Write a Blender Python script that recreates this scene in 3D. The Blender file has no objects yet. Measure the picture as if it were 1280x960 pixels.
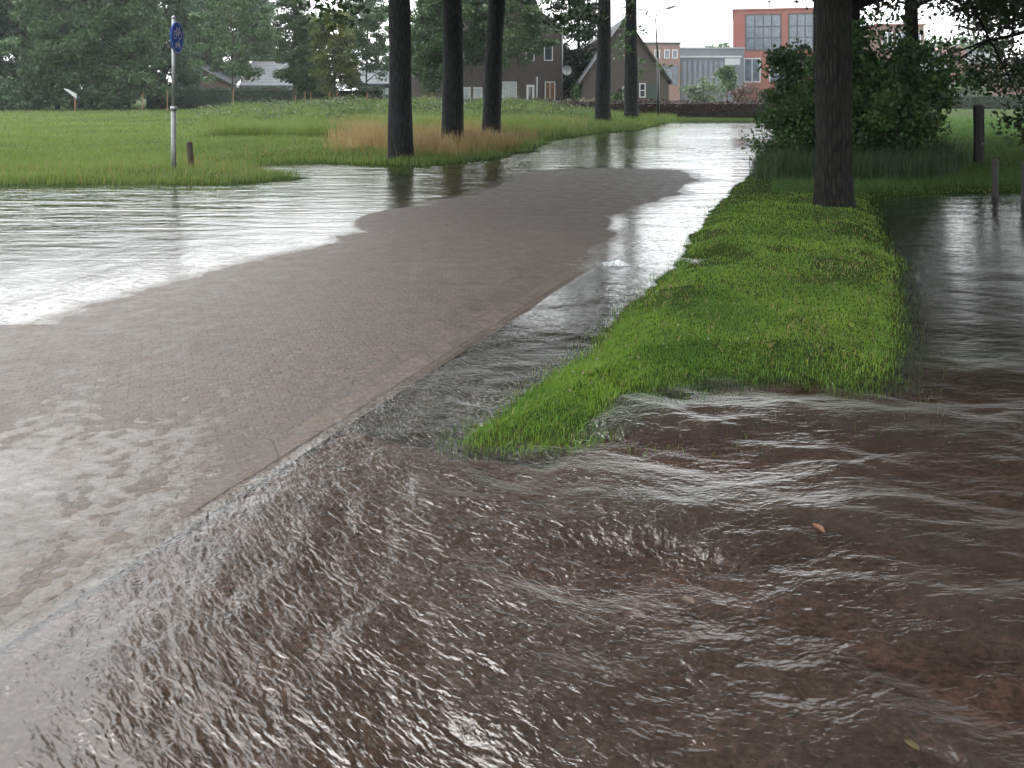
import bpy, bmesh, math, random
import numpy as np
from mathutils import Vector

random.seed(7)
RNG = np.random.default_rng(11)
R = math.radians
scene = bpy.context.scene
COL = scene.collection

# ---------------------------------------------------------------- survey of the place
FOC, EYE, HOR = 1085.0, 1.55, 116.0        # focal length in photo pixels, eye height, horizon row


def gp(px, py, z=0.0):
    """where the sight line of a photo pixel meets the level z"""
    y = (EYE - z) * FOC / (py - HOR)
    return ((px - 640.0) / FOC * y, y)


def wx(px, y):
    return (px - 640.0) / FOC * y


def wz(py, y):
    return EYE - (py - HOR) / FOC * y


def ss(a, b, x):
    t = np.clip((x - a) / (b - a), 0, 1)
    return t * t * (3 - 2 * t)


# smooth value noise in numpy
_PERM = np.random.default_rng(3).random((256, 256))


def vnoise(x, y):
    xi, yi = np.floor(x).astype(int), np.floor(y).astype(int)
    fx, fy = x - xi, y - yi
    fx, fy = fx * fx * (3 - 2 * fx), fy * fy * (3 - 2 * fy)
    g = lambda i, j: _PERM[i & 255, j & 255]
    return ((g(xi, yi) * (1 - fx) + g(xi + 1, yi) * fx) * (1 - fy)
            + (g(xi, yi + 1) * (1 - fx) + g(xi + 1, yi + 1) * fx) * fy) * 2 - 1


def fbm(x, y, o=4):
    s, a, f = 0, 1, 1
    for k in range(o):
        s = s + a * vnoise(x * f + 17.3 * k, y * f - 9.1 * k)
        a *= .5
        f *= 2.03
    return s / 1.9


def sdist(px, py, poly):
    """signed distance to a polygon, positive inside"""
    p = np.array(poly, float)
    q = np.roll(p, -1, 0)
    d2 = np.full(px.shape, 1e18)
    inside = np.zeros(px.shape, bool)
    for (x0, y0), (x1, y1) in zip(p, q):
        ex, ey = x1 - x0, y1 - y0
        t = np.clip(((px - x0) * ex + (py - y0) * ey) / (ex * ex + ey * ey + 1e-12), 0, 1)
        d2 = np.minimum(d2, (px - x0 - t * ex) ** 2 + (py - y0 - t * ey) ** 2)
        c = ((y0 > py) != (y1 > py))
        xx = x0 + (py - y0) * ex / (ey if abs(ey) > 1e-9 else 1e-9)
        inside ^= c & (px < xx)
    return np.where(inside, 1, -1) * np.sqrt(d2)


FIELD = [gp(*p) for p in [(-900, 238), (0, 233), (200, 231), (260, 232), (330, 228), (378, 223), (345, 217), (312, 211), (340, 206), (400, 205),
                          (485, 208), (530, 209), (600, 202), (660, 190), (690, 176), (740, 168), (800, 163), (832, 154)]] \
    + [(9.5, 48.8), (19, 48.8), (230, 52), (400, 900), (-700, 900), (-160, 15)]
VERGE = [gp(*p) for p in [(588, 548), (640, 507), (720, 450), (790, 384), (850, 322), (868, 290), (905, 250), (940, 215), (955, 200), (958, 186), (974, 152)]] \
    + [(15.8, 50), (230, 53), (230, 13.6), (20, 13.4)] + [gp(*p) for p in [(1280, 241), (1180, 243), (1092, 247), (1100, 290), (1120, 325), (1130, 360),
       (1122, 410), (1112, 472), (1060, 474), (1000, 466), (900, 470), (830, 482), (780, 500), (735, 532), (690, 545), (640, 547)]]
CROWN = [gp(*p) for p in [(-120, 450), (0, 431), (100, 401), (112, 394), (150, 380), (240, 354), (350, 324), (450, 303), (440, 297), (515, 286), (600, 288),
                          (700, 289), (757, 291), (720, 312), (700, 330), (695, 348), (668, 387), (600, 437), (540, 470), (470, 478), (400, 466), (280, 452),
                          (100, 450), (0, 462), (-120, 480)]]
UPPER = [gp(*p) for p in [(600, 268), (570, 255), (640, 234), (690, 217), (760, 211), (830, 214), (853, 226), (812, 248), (750, 264), (680, 270)]]
PUDDLE = [gp(*p) for p in [(850, 322), (880, 316), (925, 318), (950, 332), (925, 346), (880, 350), (845, 345)]]
RD = np.array([.383, .924])                 # direction of the road
RN = np.array([-.924, .383])                # to its left
K0 = np.array(gp(665, 385))                 # a point of the right kerb


def height(x, y):
    rough = fbm(x * 1.3, y * 1.3)
    fine = fbm(x * 6, y * 6, 3)
    d1 = sdist(x, y, FIELD) + .35 * rough + .12 * fine
    d2 = sdist(x, y, VERGE) + .10 * rough + .05 * fine
    d3 = sdist(x, y, CROWN) + .10 * rough + .04 * fine
    d4 = sdist(x, y, UPPER) + .16 * vnoise(x * .9, y * .9)
    d5 = sdist(x, y, PUDDLE) + .1 * rough + .06 * fine
    near = ss(6.5, 4.2, y + .25 * x)
    base = -.07 + .040 * near + .006 * rough * near
    left = ss(0, -2.5, x - (y - 5) * .2) * ss(2, 5, y)
    base = base - .02 * left * (1 - near)
    vv = (x - K0[0]) * RN[0] + (y - K0[1]) * RN[1]          # distance left of the kerb
    grit = fbm(x * 23 + 3, y * 23, 3) * .6
    wf = ss(1.5, 2.6, y + .3 * rough) * ss(-.25, .1, vv)
    film = np.maximum(.0006 + .0044 * np.minimum(d3, 0), -.0060) + .0062 * grit
    film = film * wf + base * (1 - wf)
    h = np.maximum(base, np.where((y < 5.8) & (x > -6), film, base))
    h = np.maximum(h, np.clip(d3 * .03, -.06, .011) + .0012 * fine + .003 * grit * np.exp(-(d3 / .5) ** 2) - .05 * ss(.04, -.12, vv))
    h = np.maximum(h, np.clip(d4 * .016, -.06, .010) - .007 * ss(.45, .75, vnoise(x * .9 + 4, y * .5)))
    # shallow saddle between both crowns
    h = np.maximum(h, np.clip(.12 * (1.3 - np.hypot((x + .35) / 1.15, (y - 10.6) / 1.2)), -.06, -.0015) + .003 * grit - .06 * ss(.04, -.22, vv))
    land1 = np.clip(d1 * .10, -.08, .14) + .03 * rough * ss(0, 2, d1)
    mound = .6 * np.exp(-((x + 9.5) / 5.5) ** 2 - ((y - 45) / 6) ** 2) + .5 * np.exp(-((x + 1.0) / 5) ** 2 - ((y - 47) / 6) ** 2)
    mound = mound * (1 + .45 * vnoise(x * .45, y * .3) + .2 * vnoise(x * 1.3, y * .8))
    h = np.maximum(h, land1 + mound * ss(0, 6, d1))
    land2 = np.clip(d2 * .32, -.08, .10) + .02 * rough * ss(0, .6, d2)
    land2 = land2 - .065 * ss(-.05, .2, d5)
    return np.maximum(h, land2)


# ---------------------------------------------------------------- object helpers
def tag(o, label=None, cat=None, group=None, kind=None):
    if label: o['label'] = label
    if cat: o['category'] = cat
    if group: o['group'] = group
    if kind: o['kind'] = kind
    return o


def mesh_obj(name, v, f, mat, parent=None, smooth=False):
    """v: Nx3, f: list of faces or an int array (M x k)"""
    me = bpy.data.meshes.new(name)
    v = np.asarray(v, np.float32)
    if isinstance(f, np.ndarray):
        m, k = f.shape
        me.vertices.add(len(v))
        me.vertices.foreach_set('co', v.ravel())
        me.loops.add(m * k)
        me.loops.foreach_set('vertex_index', f.astype(np.int32).ravel())
        me.polygons.add(m)
        me.polygons.foreach_set('loop_start', np.arange(0, m * k, k, dtype=np.int32))
        me.update(calc_edges=True)
    else:
        me.from_pydata(v.tolist(), [], f)
        me.update()
    if smooth:
        me.polygons.foreach_set('use_smooth', np.ones(len(me.polygons), bool))
    me.materials.append(mat)
    o = bpy.data.objects.new(name, me)
    COL.objects.link(o)
    if parent: o.parent = parent
    return o


def thing(name, label, cat, loc=(0, 0, 0), rz=0, group=None):
    o = bpy.data.objects.new(name, None)
    o.empty_display_size = .2
    COL.objects.link(o)
    o.location = loc
    o.rotation_euler = (0, 0, rz)
    return tag(o, label, cat, group)


def copy_tree(o, parent=None):
    c = o.copy()
    COL.objects.link(c)
    if parent: c.parent = parent
    for ch in [k for k in bpy.data.objects if k.parent == o]:
        copy_tree(ch, c)
    return c


class MB:
    def __init__(s): s.v, s.f = [], []

    def add(s, v, f):
        b = len(s.v)
        s.v += [tuple(p) for p in v]
        s.f += [tuple(b + i for i in q) for q in f]
        return s

    def box(s, x0, x1, y0, y1, z0, z1):
        return s.add([(x0, y0, z0), (x1, y0, z0), (x1, y1, z0), (x0, y1, z0), (x0, y0, z1), (x1, y0, z1), (x1, y1, z1), (x0, y1, z1)],
                     [(0, 3, 2, 1), (4, 5, 6, 7), (0, 1, 5, 4), (1, 2, 6, 5), (2, 3, 7, 6), (3, 0, 4, 7)])

    def tube(s, path, rad, n=8, cap=True):
        path = [Vector(p) for p in path]
        vs, fs = [], []
        for i, p in enumerate(path):
            t = (path[min(i + 1, len(path) - 1)] - path[max(i - 1, 0)]).normalized()
            a = t.cross(Vector((0.13, 1, 0.07))).normalized() if abs(t.y) < .9 else t.cross(Vector((1, 0, 0))).normalized()
            b = t.cross(a)
            r = rad[i] if hasattr(rad, '__len__') else rad
            for k in range(n):
                w = 2 * math.pi * k / n
                q = r(i, w) if callable(r) else r
                vs.append(p + (a * math.cos(w) + b * math.sin(w)) * q)
        for i in range(len(path) - 1):
            for k in range(n):
                k2 = (k + 1) % n
                fs.append((i * n + k, i * n + k2, (i + 1) * n + k2, (i + 1) * n + k))
        if cap:
            fs.append(tuple(range(n))[::-1])
            fs.append(tuple((len(path) - 1) * n + k for k in range(n)))
        return s.add(vs, fs)

    def prism_y(s, poly, y0, y1):
        """outline in x,z extruded along y"""
        n = len(poly)
        vs = [(x, y0, z) for x, z in poly] + [(x, y1, z) for x, z in poly]
        fs = [tuple(range(n)), tuple(range(2 * n - 1, n - 1, -1))] + [(i, i + n, (i + 1) % n + n, (i + 1) % n) for i in range(n)]
        return s.add(vs, fs)

    def prism_x(s, poly, x0, x1):
        n = len(poly)
        vs = [(x0, y, z) for y, z in poly] + [(x1, y, z) for y, z in poly]
        fs = [tuple(range(n))[::-1], tuple(range(n, 2 * n))] + [(i, (i + 1) % n, (i + 1) % n + n, i + n) for i in range(n)]
        return s.add(vs, fs)

    def ball(s, c, r, n=8, m=6, sq=1):
        vs, fs = [], []
        for j in range(m + 1):
            t = math.pi * j / m
            for i in range(n):
                w = 2 * math.pi * i / n
                vs.append((c[0] + r * math.sin(t) * math.cos(w), c[1] + r * math.sin(t) * math.sin(w), c[2] + r * sq * math.cos(t)))
        for j in range(m):
            for i in range(n):
                fs.append((j * n + i, (j + 1) * n + i, (j + 1) * n + (i + 1) % n, j * n + (i + 1) % n))
        return s.add(vs, fs)

    def build(s, name, mat, parent=None, smooth=False):
        return mesh_obj(name, s.v, s.f, mat, parent, smooth)


# ---------------------------------------------------------------- materials
class NT:
    def __init__(s, name):
        s.m = bpy.data.materials.new(name)
        s.m.use_nodes = True
        s.t = s.m.node_tree
        s.t.nodes.clear()
        s.out = s.n('ShaderNodeOutputMaterial')

    def n(s, typ, _in=None, **kw):
        nd = s.t.nodes.new(typ)
        for k, v in kw.items(): setattr(nd, k, v)
        for k, v in (_in or {}).items():
            if isinstance(v, bpy.types.NodeSocket): s.t.links.new(v, nd.inputs[k])
            else: nd.inputs[k].default_value = v
        return nd

    def surf(s, sock): s.t.links.new(sock, s.out.inputs['Surface'])

    def ramp(s, fac, stops):
        r = s.n('ShaderNodeValToRGB', {'Fac': fac})
        e = r.color_ramp.elements
        while len(e) < len(stops): e.new(.5)
        for el, (p, c) in zip(e, stops):
            el.position = p
            el.color = (*c, 1) if len(c) == 3 else c
        return r.outputs['Color']

    def noise(s, vec, scale, detail=3, rough=.55, dist=0):
        return s.n('ShaderNodeTexNoise', {'Vector': vec, 'Scale': scale, 'Detail': detail, 'Roughness': rough, 'Distortion': dist}).outputs['Fac']

    def math(s, op, a, b=0.0, c=0.0, clamp=False):
        nd = s.n('ShaderNodeMath', {0: a, 1: b, 2: c}, operation=op)
        nd.use_clamp = clamp
        return nd.outputs[0]

    def mixc(s, f, a, b, typ='MIX'):
        nd = s.n('ShaderNodeMix', data_type='RGBA', blend_type=typ)
        for k, v in ((0, f), (6, a), (7, b)):
            if isinstance(v, bpy.types.NodeSocket): s.t.links.new(v, nd.inputs[k])
            else: nd.inputs[k].default_value = v if k == 0 else ((*v, 1) if len(v) == 3 else v)
        return nd.outputs[2]

    def pos(s): return s.n('ShaderNodeNewGeometry').outputs['Position']
    def obj(s): return s.n('ShaderNodeTexCoord').outputs['Object']


WET = .5          # everything is soaked: wet surfaces are about half as light as dry ones


def wet(c, k=WET): return tuple(x * k for x in c)


def plain(name, col, rough=.6, metal=0, var=.25, scale=6, bump=0, spec=.5):
    t = NT(name)
    col = wet(col)
    v = t.obj()
    c = t.noise(v, scale, 4)
    lo, hi = [k * (1 - var) for k in col], [min(1, k * (1 + var)) for k in col]
    p = t.n('ShaderNodeBsdfPrincipled', {'Base Color': t.ramp(c, [(.3, lo), (.7, hi)]), 'Roughness': rough, 'Metallic': metal, 'Specular IOR Level': spec})
    if bump:
        b = t.n('ShaderNodeBump', {'Strength': bump, 'Distance': .02, 'Height': t.noise(v, scale * 6, 4)})
        t.t.links.new(b.outputs[0], p.inputs['Normal'])
    t.surf(p.outputs[0])
    return t.m


def brickmat(name, c1, c2, mortar, rough=.7, scale=1.0, w=.22, h=.07):
    t = NT(name)
    c1, c2, mortar = wet(c1), wet(c2), wet(mortar)
    v = t.obj()
    sep = t.n('ShaderNodeSeparateXYZ', {0: v})
    co = t.n('ShaderNodeCombineXYZ', {0: t.math('ADD', sep.outputs[0], sep.outputs[1]), 1: sep.outputs[2], 2: 0.0})
    b = t.n('ShaderNodeTexBrick', {'Vector': co.outputs[0], 'Color1': (*c1, 1), 'Color2': (*c2, 1), 'Mortar': (*mortar, 1), 'Scale': scale,
                                   'Mortar Size': .008, 'Brick Width': w, 'Row Height': h, 'Bias': 0.0})
    col = t.mixc(t.math('MULTIPLY', t.noise(v, .6, 5), .55), b.outputs['Color'], [k * .55 for k in c1])
    p = t.n('ShaderNodeBsdfPrincipled', {'Base Color': col, 'Roughness': rough})
    t.surf(p.outputs[0])
    return t.m


def leafmat(name, lo, hi, trans=.3, scale=.5, alt=None, patch=.55):
    """leaves: colour differs from leaf to leaf and from bough to bough"""
    t = NT(name)
    lo, hi = wet(lo), wet(hi)
    alt = wet(alt) if alt else None
    g = t.n('ShaderNodeNewGeometry')
    isl = g.outputs['Random Per Island']
    oi = t.n('ShaderNodeObjectInfo').outputs['Random']
    big = t.noise(g.outputs['Position'], scale, 2)
    f = t.math('ADD', t.math('MULTIPLY', isl, .55), t.math('MULTIPLY_ADD', big, patch, (.55 - patch) * .5))
    f = t.math('ADD', f, t.math('MULTIPLY_ADD', oi, .16, -.08))
    col = t.ramp(f, [(.15, lo), (.85, hi)])
    if alt:
        col = t.mixc(t.math('GREATER_THAN', isl, .955), col, alt)
    p = t.n('ShaderNodeBsdfPrincipled', {'Base Color': col, 'Roughness': .5, 'Specular IOR Level': .35})
    tr = t.n('ShaderNodeBsdfTranslucent', {'Color': t.mixc(.5, col, [k * 1.4 for k in hi])})
    m = t.n('ShaderNodeMixShader', {0: trans, 1: p.outputs[0], 2: tr.outputs[0]})
    t.surf(m.outputs[0])
    return t.m


def barkmat(name, lo, hi, moss=None):
    t = NT(name)
    v = t.obj()
    mp = t.n('ShaderNodeMapping', {'Vector': v, 'Scale': (1, 1, .16)}).outputs[0]
    n1 = t.noise(mp, 28, 5, .65)
    vo = t.n('ShaderNodeTexVoronoi', {'Vector': mp, 'Scale': 22.0}, feature='DISTANCE_TO_EDGE').outputs['Distance']
    hgt = t.math('ADD', t.math('MULTIPLY', n1, .6), t.math('MULTIPLY', t.math('MINIMUM', vo, .3), 2.0))
    col = t.ramp(hgt, [(.25, lo), (.85, hi)])
    if moss:
        col = t.mixc(t.ramp(t.noise(v, 1.6, 4), [(.5, (0, 0, 0)), (.75, (.7, .7, .7))]), col, moss)
    b = t.n('ShaderNodeBump', {'Strength': .9, 'Distance': .03, 'Height': hgt})
    p = t.n('ShaderNodeBsdfPrincipled', {'Base Color': col, 'Roughness': .8, 'Specular IOR Level': .10, 'Normal': b.outputs[0]})
    t.surf(p.outputs[0])
    return t.m


def glassmat(name, tint, rough=.06):
    """window seen from outside: dark room behind a shiny pane"""
    t = NT(name)
    v = t.obj()
    col = t.ramp(t.noise(v, .9, 2), [(.35, [k * .6 for k in tint]), (.65, tint)])
    p = t.n('ShaderNodeBsdfPrincipled', {'Base Color': col, 'Roughness': rough, 'Specular IOR Level': .6})
    t.surf(p.outputs[0])
    return t.m


def roofmat(name, c, step=.3):
    t = NT(name)
    c = wet(c)
    v = t.obj()
    w = t.n('ShaderNodeTexWave', {'Vector': v, 'Scale': 1 / step / 3.1, 'Distortion': .4, 'Detail': 1.0}, bands_direction='Z').outputs['Fac']
    n1 = t.noise(v, 1.5, 4)
    f = t.math('ADD', t.math('MULTIPLY', w, .35), t.math('MULTIPLY', n1, .7))
    p = t.n('ShaderNodeBsdfPrincipled', {'Base Color': t.ramp(f, [(.2, [k * .6 for k in c]), (.85, [k * 1.25 for k in c])]), 'Roughness': .65, 'Specular IOR Level': .15})
    t.surf(p.outputs[0])
    return t.m


def roadmat(name, cols, ang, bw=.20, bh=.10, rough=.45, spec=.25, relief=.8):
    """clay pavers laid in courses across the road, worn, with grit and leaf litter in the joints"""
    t = NT(name)
    cols = [wet(c) for c in cols]
    v = t.pos()
    mp = t.n('ShaderNodeMapping', {'Vector': v, 'Rotation': (0, 0, ang)}).outputs[0]
    b = t.n('ShaderNodeTexBrick', {'Vector': mp, 'Color1': (*cols[0], 1), 'Color2': (*cols[1], 1), 'Mortar': (*cols[2], 1), 'Scale': 1.0,
                                   'Mortar Size': .008, 'Brick Width': bw, 'Row Height': bh, 'Bias': 0.0, 'Mortar Smooth': .4})
    n1 = t.noise(v, .9, 4)
    n2 = t.noise(v, 42, 5, .75)
    col = t.mixc(t.ramp(n1, [(.38, (.15, .15, .15)), (.68, (.75, .75, .75))]), b.outputs['Color'], cols[3])
    n4 = t.noise(v, 5.5, 5, .7)
    col = t.mixc(.8, col, t.ramp(n4, [(.3, (.55, .54, .53)), (.7, (1.45, 1.42, 1.4))]), 'MULTIPLY')
    col = t.mixc(.8, col, t.ramp(n2, [(.33, (.25, .25, .25)), (.67, (1.75, 1.7, 1.62))]), 'MULTIPLY')
    # drifts of leaf crumbs
    n3 = t.noise(v, 2.2, 6, .75, .6)
    col = t.mixc(t.ramp(n3, [(.62, (0, 0, 0)), (.72, (.35, .35, .35))]), col, (.045, .037, .013))
    hgt = t.math('ADD', t.math('MULTIPLY', b.outputs['Fac'], -.22), t.math('MULTIPLY', n2, .8))
    bm = t.n('ShaderNodeBump', {'Strength': relief, 'Distance': .006, 'Height': hgt})
    p = t.n('ShaderNodeBsdfPrincipled', {'Base Color': col, 'Roughness': t.math('ADD', t.math('MULTIPLY', n4, .7), rough - .35), 'Specular IOR Level': spec, 'Normal': bm.outputs[0]})
    t.surf(p.outputs[0])
    return t.m


def watermat():
    t = NT('flood_water')
    v = t.pos()
    chop = t.n('ShaderNodeAttribute', attribute_name='chop').outputs['Fac']
    deep = t.n('ShaderNodeAttribute', attribute_name='deep').outputs['Fac']
    flow = t.n('ShaderNodeAttribute', attribute_name='flow').outputs['Vector']
    n1 = t.noise(flow, 19, 1.8, .5, .7)
    n2 = t.noise(flow, 46, 1.6, .5, .5)
    n3 = t.noise(v, 95, 2, .6)
    # rings left by rain drops
    vo = t.n('ShaderNodeTexVoronoi', {'Vector': v, 'Scale': 7.0, 'Randomness': 1.0}, voronoi_dimensions='2D')
    d = vo.outputs['Distance']
    ring = t.math('MULTIPLY', t.math('SINE', t.math('MULTIPLY', d, 52.0)), t.math('POWER', t.math('SUBTRACT', 1.0, t.math('MULTIPLY', d, 2.6), clamp=True), 2.0))
    h1 = t.math('ADD', t.math('MULTIPLY', n1, .52), t.math('MULTIPLY', n2, .27))
    h1 = t.math('MULTIPLY', h1, chop)
    far = t.n('ShaderNodeAttribute', attribute_name='far').outputs['Fac']
    mpf = t.n('ShaderNodeMapping', {'Vector': v, 'Scale': (.55, 1.9, 1), 'Rotation': (0, 0, R(8))}).outputs[0]
    n0 = t.noise(mpf, 1.5, 3, .6, .6)
    h1 = t.math('ADD', h1, t.math('MULTIPLY', t.math('MULTIPLY', n0, 4.2), far))
    h2 = t.math('ADD', t.math('MULTIPLY', n3, .034), t.math('MULTIPLY', ring, .034))
    bump = t.n('ShaderNodeBump', {'Strength': 1.0, 'Distance': .0155, 'Height': t.math('ADD', h1, h2)})
    N = bump.outputs[0]
    fr = t.n('ShaderNodeFresnel', {'IOR': 1.33, 'Normal': N}).outputs[0]
    gl = t.n('ShaderNodeBsdfGlossy', {'Color': (1, 1, 1, 1), 'Roughness': t.math('MULTIPLY_ADD', chop, .23, -.015), 'Normal': N})
    tr = t.n('ShaderNodeBsdfTransparent', {'Color': (.90, .87, .82, 1)})
    mud = t.n('ShaderNodeBsdfDiffuse', {'Color': (.026, .024, .020, 1)})
    body = t.n('ShaderNodeMixShader', {0: deep, 1: tr.outputs[0], 2: mud.outputs[0]})
    m = t.n('ShaderNodeMixShader', {0: fr, 1: body.outputs[0], 2: gl.outputs[0]})
    film = t.n('ShaderNodeAttribute', attribute_name='film').outputs['Fac']
    m = t.n('ShaderNodeMixShader', {0: film, 1: t.n('ShaderNodeBsdfTransparent').outputs[0], 2: m.outputs[0]})
    t.surf(m.outputs[0])
    return t.m


def groundmat():
    t = NT('soil_and_turf')
    v = t.pos()
    a = t.noise(v, 14, 5, .7)
    b = t.noise(v, .5, 4)
    col = t.ramp(a, [(.3, (.009, .015, .005)), (.55, (.018, .031, .007)), (.8, (.03, .04, .011))])
    col = t.mixc(t.ramp(b, [(.45, (0, 0, 0)), (.75, (.6, .6, .6))]), col, (.037, .042, .011))
    bm = t.n('ShaderNodeBump', {'Strength': .7, 'Distance': .03, 'Height': a})
    p = t.n('ShaderNodeBsdfPrincipled', {'Base Color': col, 'Roughness': .9, 'Specular IOR Level': .02, 'Normal': bm.outputs[0]})
    t.surf(p.outputs[0])
    return t.m


M = {
    'ground': groundmat(), 'water': watermat(),
    'road': roadmat('road_brick', [(.082, .058, .046), (.056, .042, .036), (.044, .036, .032), (.066, .053, .045)], R(-22.5), .11, .055, .6),
    'side': roadmat('side_road_brick', [(.094, .058, .047), (.076, .049, .041), (.072, .047, .040), (.084, .058, .049)], R(20), .2, .1, .6, 0.0, .15),
    'path': roadmat('path_pavers', [(.050, .046, .042), (.038, .036, .033), (.02, .019, .018), (.045, .042, .036)], R(-22.5), .3, .3, .6, 0.0),
    'kerb': roadmat('kerb_stone', [(.082, .063, .053), (.070, .056, .047), (.04, .034, .028), (.078, .064, .048)], R(-22.5 + 90), 1.0, .5, .6),
    'bark': barkmat('wet_bark', (.003, .0034, .0038), (.020, .021, .0215)),
    'bark_moss': barkmat('mossy_wet_bark', (.003, .003, .0026), (.018, .017, .015), (.013, .018, .008)),
    'thin_bark': barkmat('young_bark', (.03, .027, .022), (.10, .085, .065)),
    'lf_avenue': leafmat('avenue_leaf', (.012, .028, .010), (.040, .085, .022)),
    'lf_dark': leafmat('dark_leaf', (.032, .070, .036), (.085, .165, .072)),
    'lf_mid': leafmat('mid_leaf', (.040, .088, .030), (.100, .200, .060)),
    'lf_young': leafmat('young_leaf', (.045, .085, .030), (.105, .180, .062)),
    'lf_yellow': leafmat('yellowish_leaf', (.070, .100, .022), (.160, .200, .045)),
    'lf_bush': leafmat('bush_leaf', (.026, .066, .016), (.090, .195, .042), alt=(.16, .26, .06)),
    'lf_bush2': leafmat('light_bush_leaf', (.035, .075, .026), (.085, .160, .055)),
    'lf_pale': leafmat('pale_bush_leaf', (.09, .14, .07), (.17, .24, .12)),
    'lf_hedge': leafmat('hedge_leaf', (.012, .030, .015), (.040, .075, .032)),
    'lf_beech': leafmat('beech_hedge_leaf', (.022, .014, .012), (.070, .034, .028), alt=(.14, .05, .03)),
    'lf_red': leafmat('reddish_shrub_leaf', (.05, .035, .025), (.14, .075, .045)),
    'plume': leafmat('plume_leaf', (.16, .17, .08), (.36, .35, .22)),
    'gr_verge': leafmat('verge_blade', (.058, .175, .018), (.262, .430, .050), .35, 1.3, alt=(.30, .25, .09), patch=1.9),
    'gr_field': leafmat('field_blade', (.078, .150, .024), (.205, .300, .060), .35, .22, alt=(.26, .20, .07), patch=1.8),
    'gr_lawn': leafmat('lawn_blade', (.045, .110, .018), (.100, .205, .034), .35, .4),
    'gr_dry': leafmat('dry_blade', (.20, .155, .050), (.48, .35, .15), .3, .5),
    'gr_rank': leafmat('rank_blade', (.020, .050, .012), (.060, .125, .028), .3, .6),
    'weed': leafmat('weed_leaf', (.040, .080, .020), (.095, .150, .042), .3, .5, alt=(.16, .14, .07)),
    'galv': plain('galvanised_steel', (.48, .50, .50), .45, .6, .15, 9),
    'galv_dark': plain('weathered_steel', (.30, .31, .31), .5, .5, .15, 9),
    'blue': plain('sign_blue', (.016, .11, .60), .65, 0, .08, 4, 0, .08),
    'white': plain('white_paint', (.78, .78, .76), .45, 0, .06, 3),
    'red': plain('sign_red', (.55, .03, .03), .4, 0, .1, 3),
    'post': plain('wet_post_wood', (.020, .017, .014), .7, 0, .5, 14, .5),
    'post_brown': plain('wet_brown_wood', (.060, .034, .022), .7, 0, .5, 14, .5),
    'stake': plain('raw_stake_wood', (.34, .17, .085), .7, 0, .3, 8, .3),
    'black': plain('dark_lamp_paint', (.012, .013, .014), .4, 0, .2, 5),
    'br_brown': brickmat('brown_brick', (.085, .060, .050), (.060, .044, .038), (.07, .06, .055)),
    'br_barn': brickmat('grey_brown_brick', (.110, .085, .068), (.080, .062, .052), (.09, .08, .07)),
    'br_orange': brickmat('orange_brick', (.36, .085, .048), (.29, .068, .040), (.28, .13, .09)),
    'br_pink': brickmat('pink_brick', (.34, .185, .15), (.28, .155, .13), (.28, .2, .17)),
    'br_tan': brickmat('tan_brick', (.26, .16, .12), (.20, .125, .095), (.2, .15, .12)),
    'rf_grey': roofmat('grey_tile', (.13, .135, .15)),
    'rf_pale': roofmat('pale_slate', (.095, .105, .12)),
    'rf_brown': roofmat('brown_tile', (.075, .062, .055)),
    'gl_dark': glassmat('window_glass', (.035, .042, .05)),
    'gl_blue': glassmat('blue_window_glass', (.065, .085, .11), .15),
    'curtain': plain('net_curtain', (.50, .56, .55), .7, 0, .2, 5),
    'grey_clad': plain('grey_cladding', (.12, .135, .15), .6, 0, .15, 1),
    'conc': plain('pale_render', (.52, .54, .55), .7, 0, .1, 1),
    'oak': plain('brown_door_wood', (.20, .085, .035), .5, 0, .3, 5),
    'green_pt': plain('green_painted_wood', (.05, .085, .070), .6, 0, .2, 4),
    'car_s': plain('silver_car_paint', (.42, .44, .46), .25, .3, .05, 2),
    'car_d': plain('dark_car_paint', (.03, .04, .045), .25, .2, .05, 2),
    'tyre': plain('tyre_rubber', (.02, .02, .02), .8, 0, .2, 8),
    'lamp_lens': plain('lamp_lens', (.6, .6, .55), .3, 0, .05, 3),
    'tarp': plain('white_tarp', (.62, .64, .62), .5, 0, .1, 3, .3),
    'leaf_y': plain('fallen_yellow', (.22, .17, .03), .5, 0, .3, 30),
    'leaf_o': plain('fallen_orange', (.15, .06, .02), .5, 0, .3, 30),
    'leaf_b': plain('fallen_brown', (.07, .04, .02), .5, 0, .3, 30),
}
_t = NT('splash_water')
_t.surf(_t.n('ShaderNodeMixShader', {0: .3, 1: _t.n('ShaderNodeBsdfTransparent').outputs[0],
        2: _t.n('ShaderNodeBsdfPrincipled', {'Base Color': (.8, .82, .84, 1), 'Roughness': .12}).outputs[0]}).outputs[0])
M['splash'] = _t.m


# ---------------------------------------------------------------- ground and water sheets
def lines(segs):
    out = []
    for a, b, n in segs: out += list(np.linspace(a, b, n, endpoint=False))
    return np.array(out)


XS = np.concatenate([-np.geomspace(900, 60, 10), lines([(-60, -24, 36), (-24, -7, 68), (-7, -4, 60), (-4, 5.2, 560), (5.2, 9, 76), (9, 24, 60), (24, 60, 36)]), np.geomspace(60, 900, 10)])
YS = np.concatenate([lines([(-300, -30, 6), (-30, 0, 15), (0, 1.6, 8), (1.6, 7.2, 330), (7.2, 14, 136), (14, 26, 96), (26, 60, 100), (60, 120, 30)]), np.geomspace(120, 1500, 14)])
GX, GY = np.meshgrid(XS, YS)
GH = height(GX, GY)


def grid_faces(ny, nx):
    i = np.arange(ny * nx).reshape(ny, nx)
    return np.stack([i[:-1, :-1], i[:-1, 1:], i[1:, 1:], i[1:, :-1]], -1).reshape(-1, 4)


def road_uv(x, y):
    dx, dy = x - K0[0], y - K0[1]
    return dx * RD[0] + dy * RD[1], dx * RN[0] + dy * RN[1]


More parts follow.
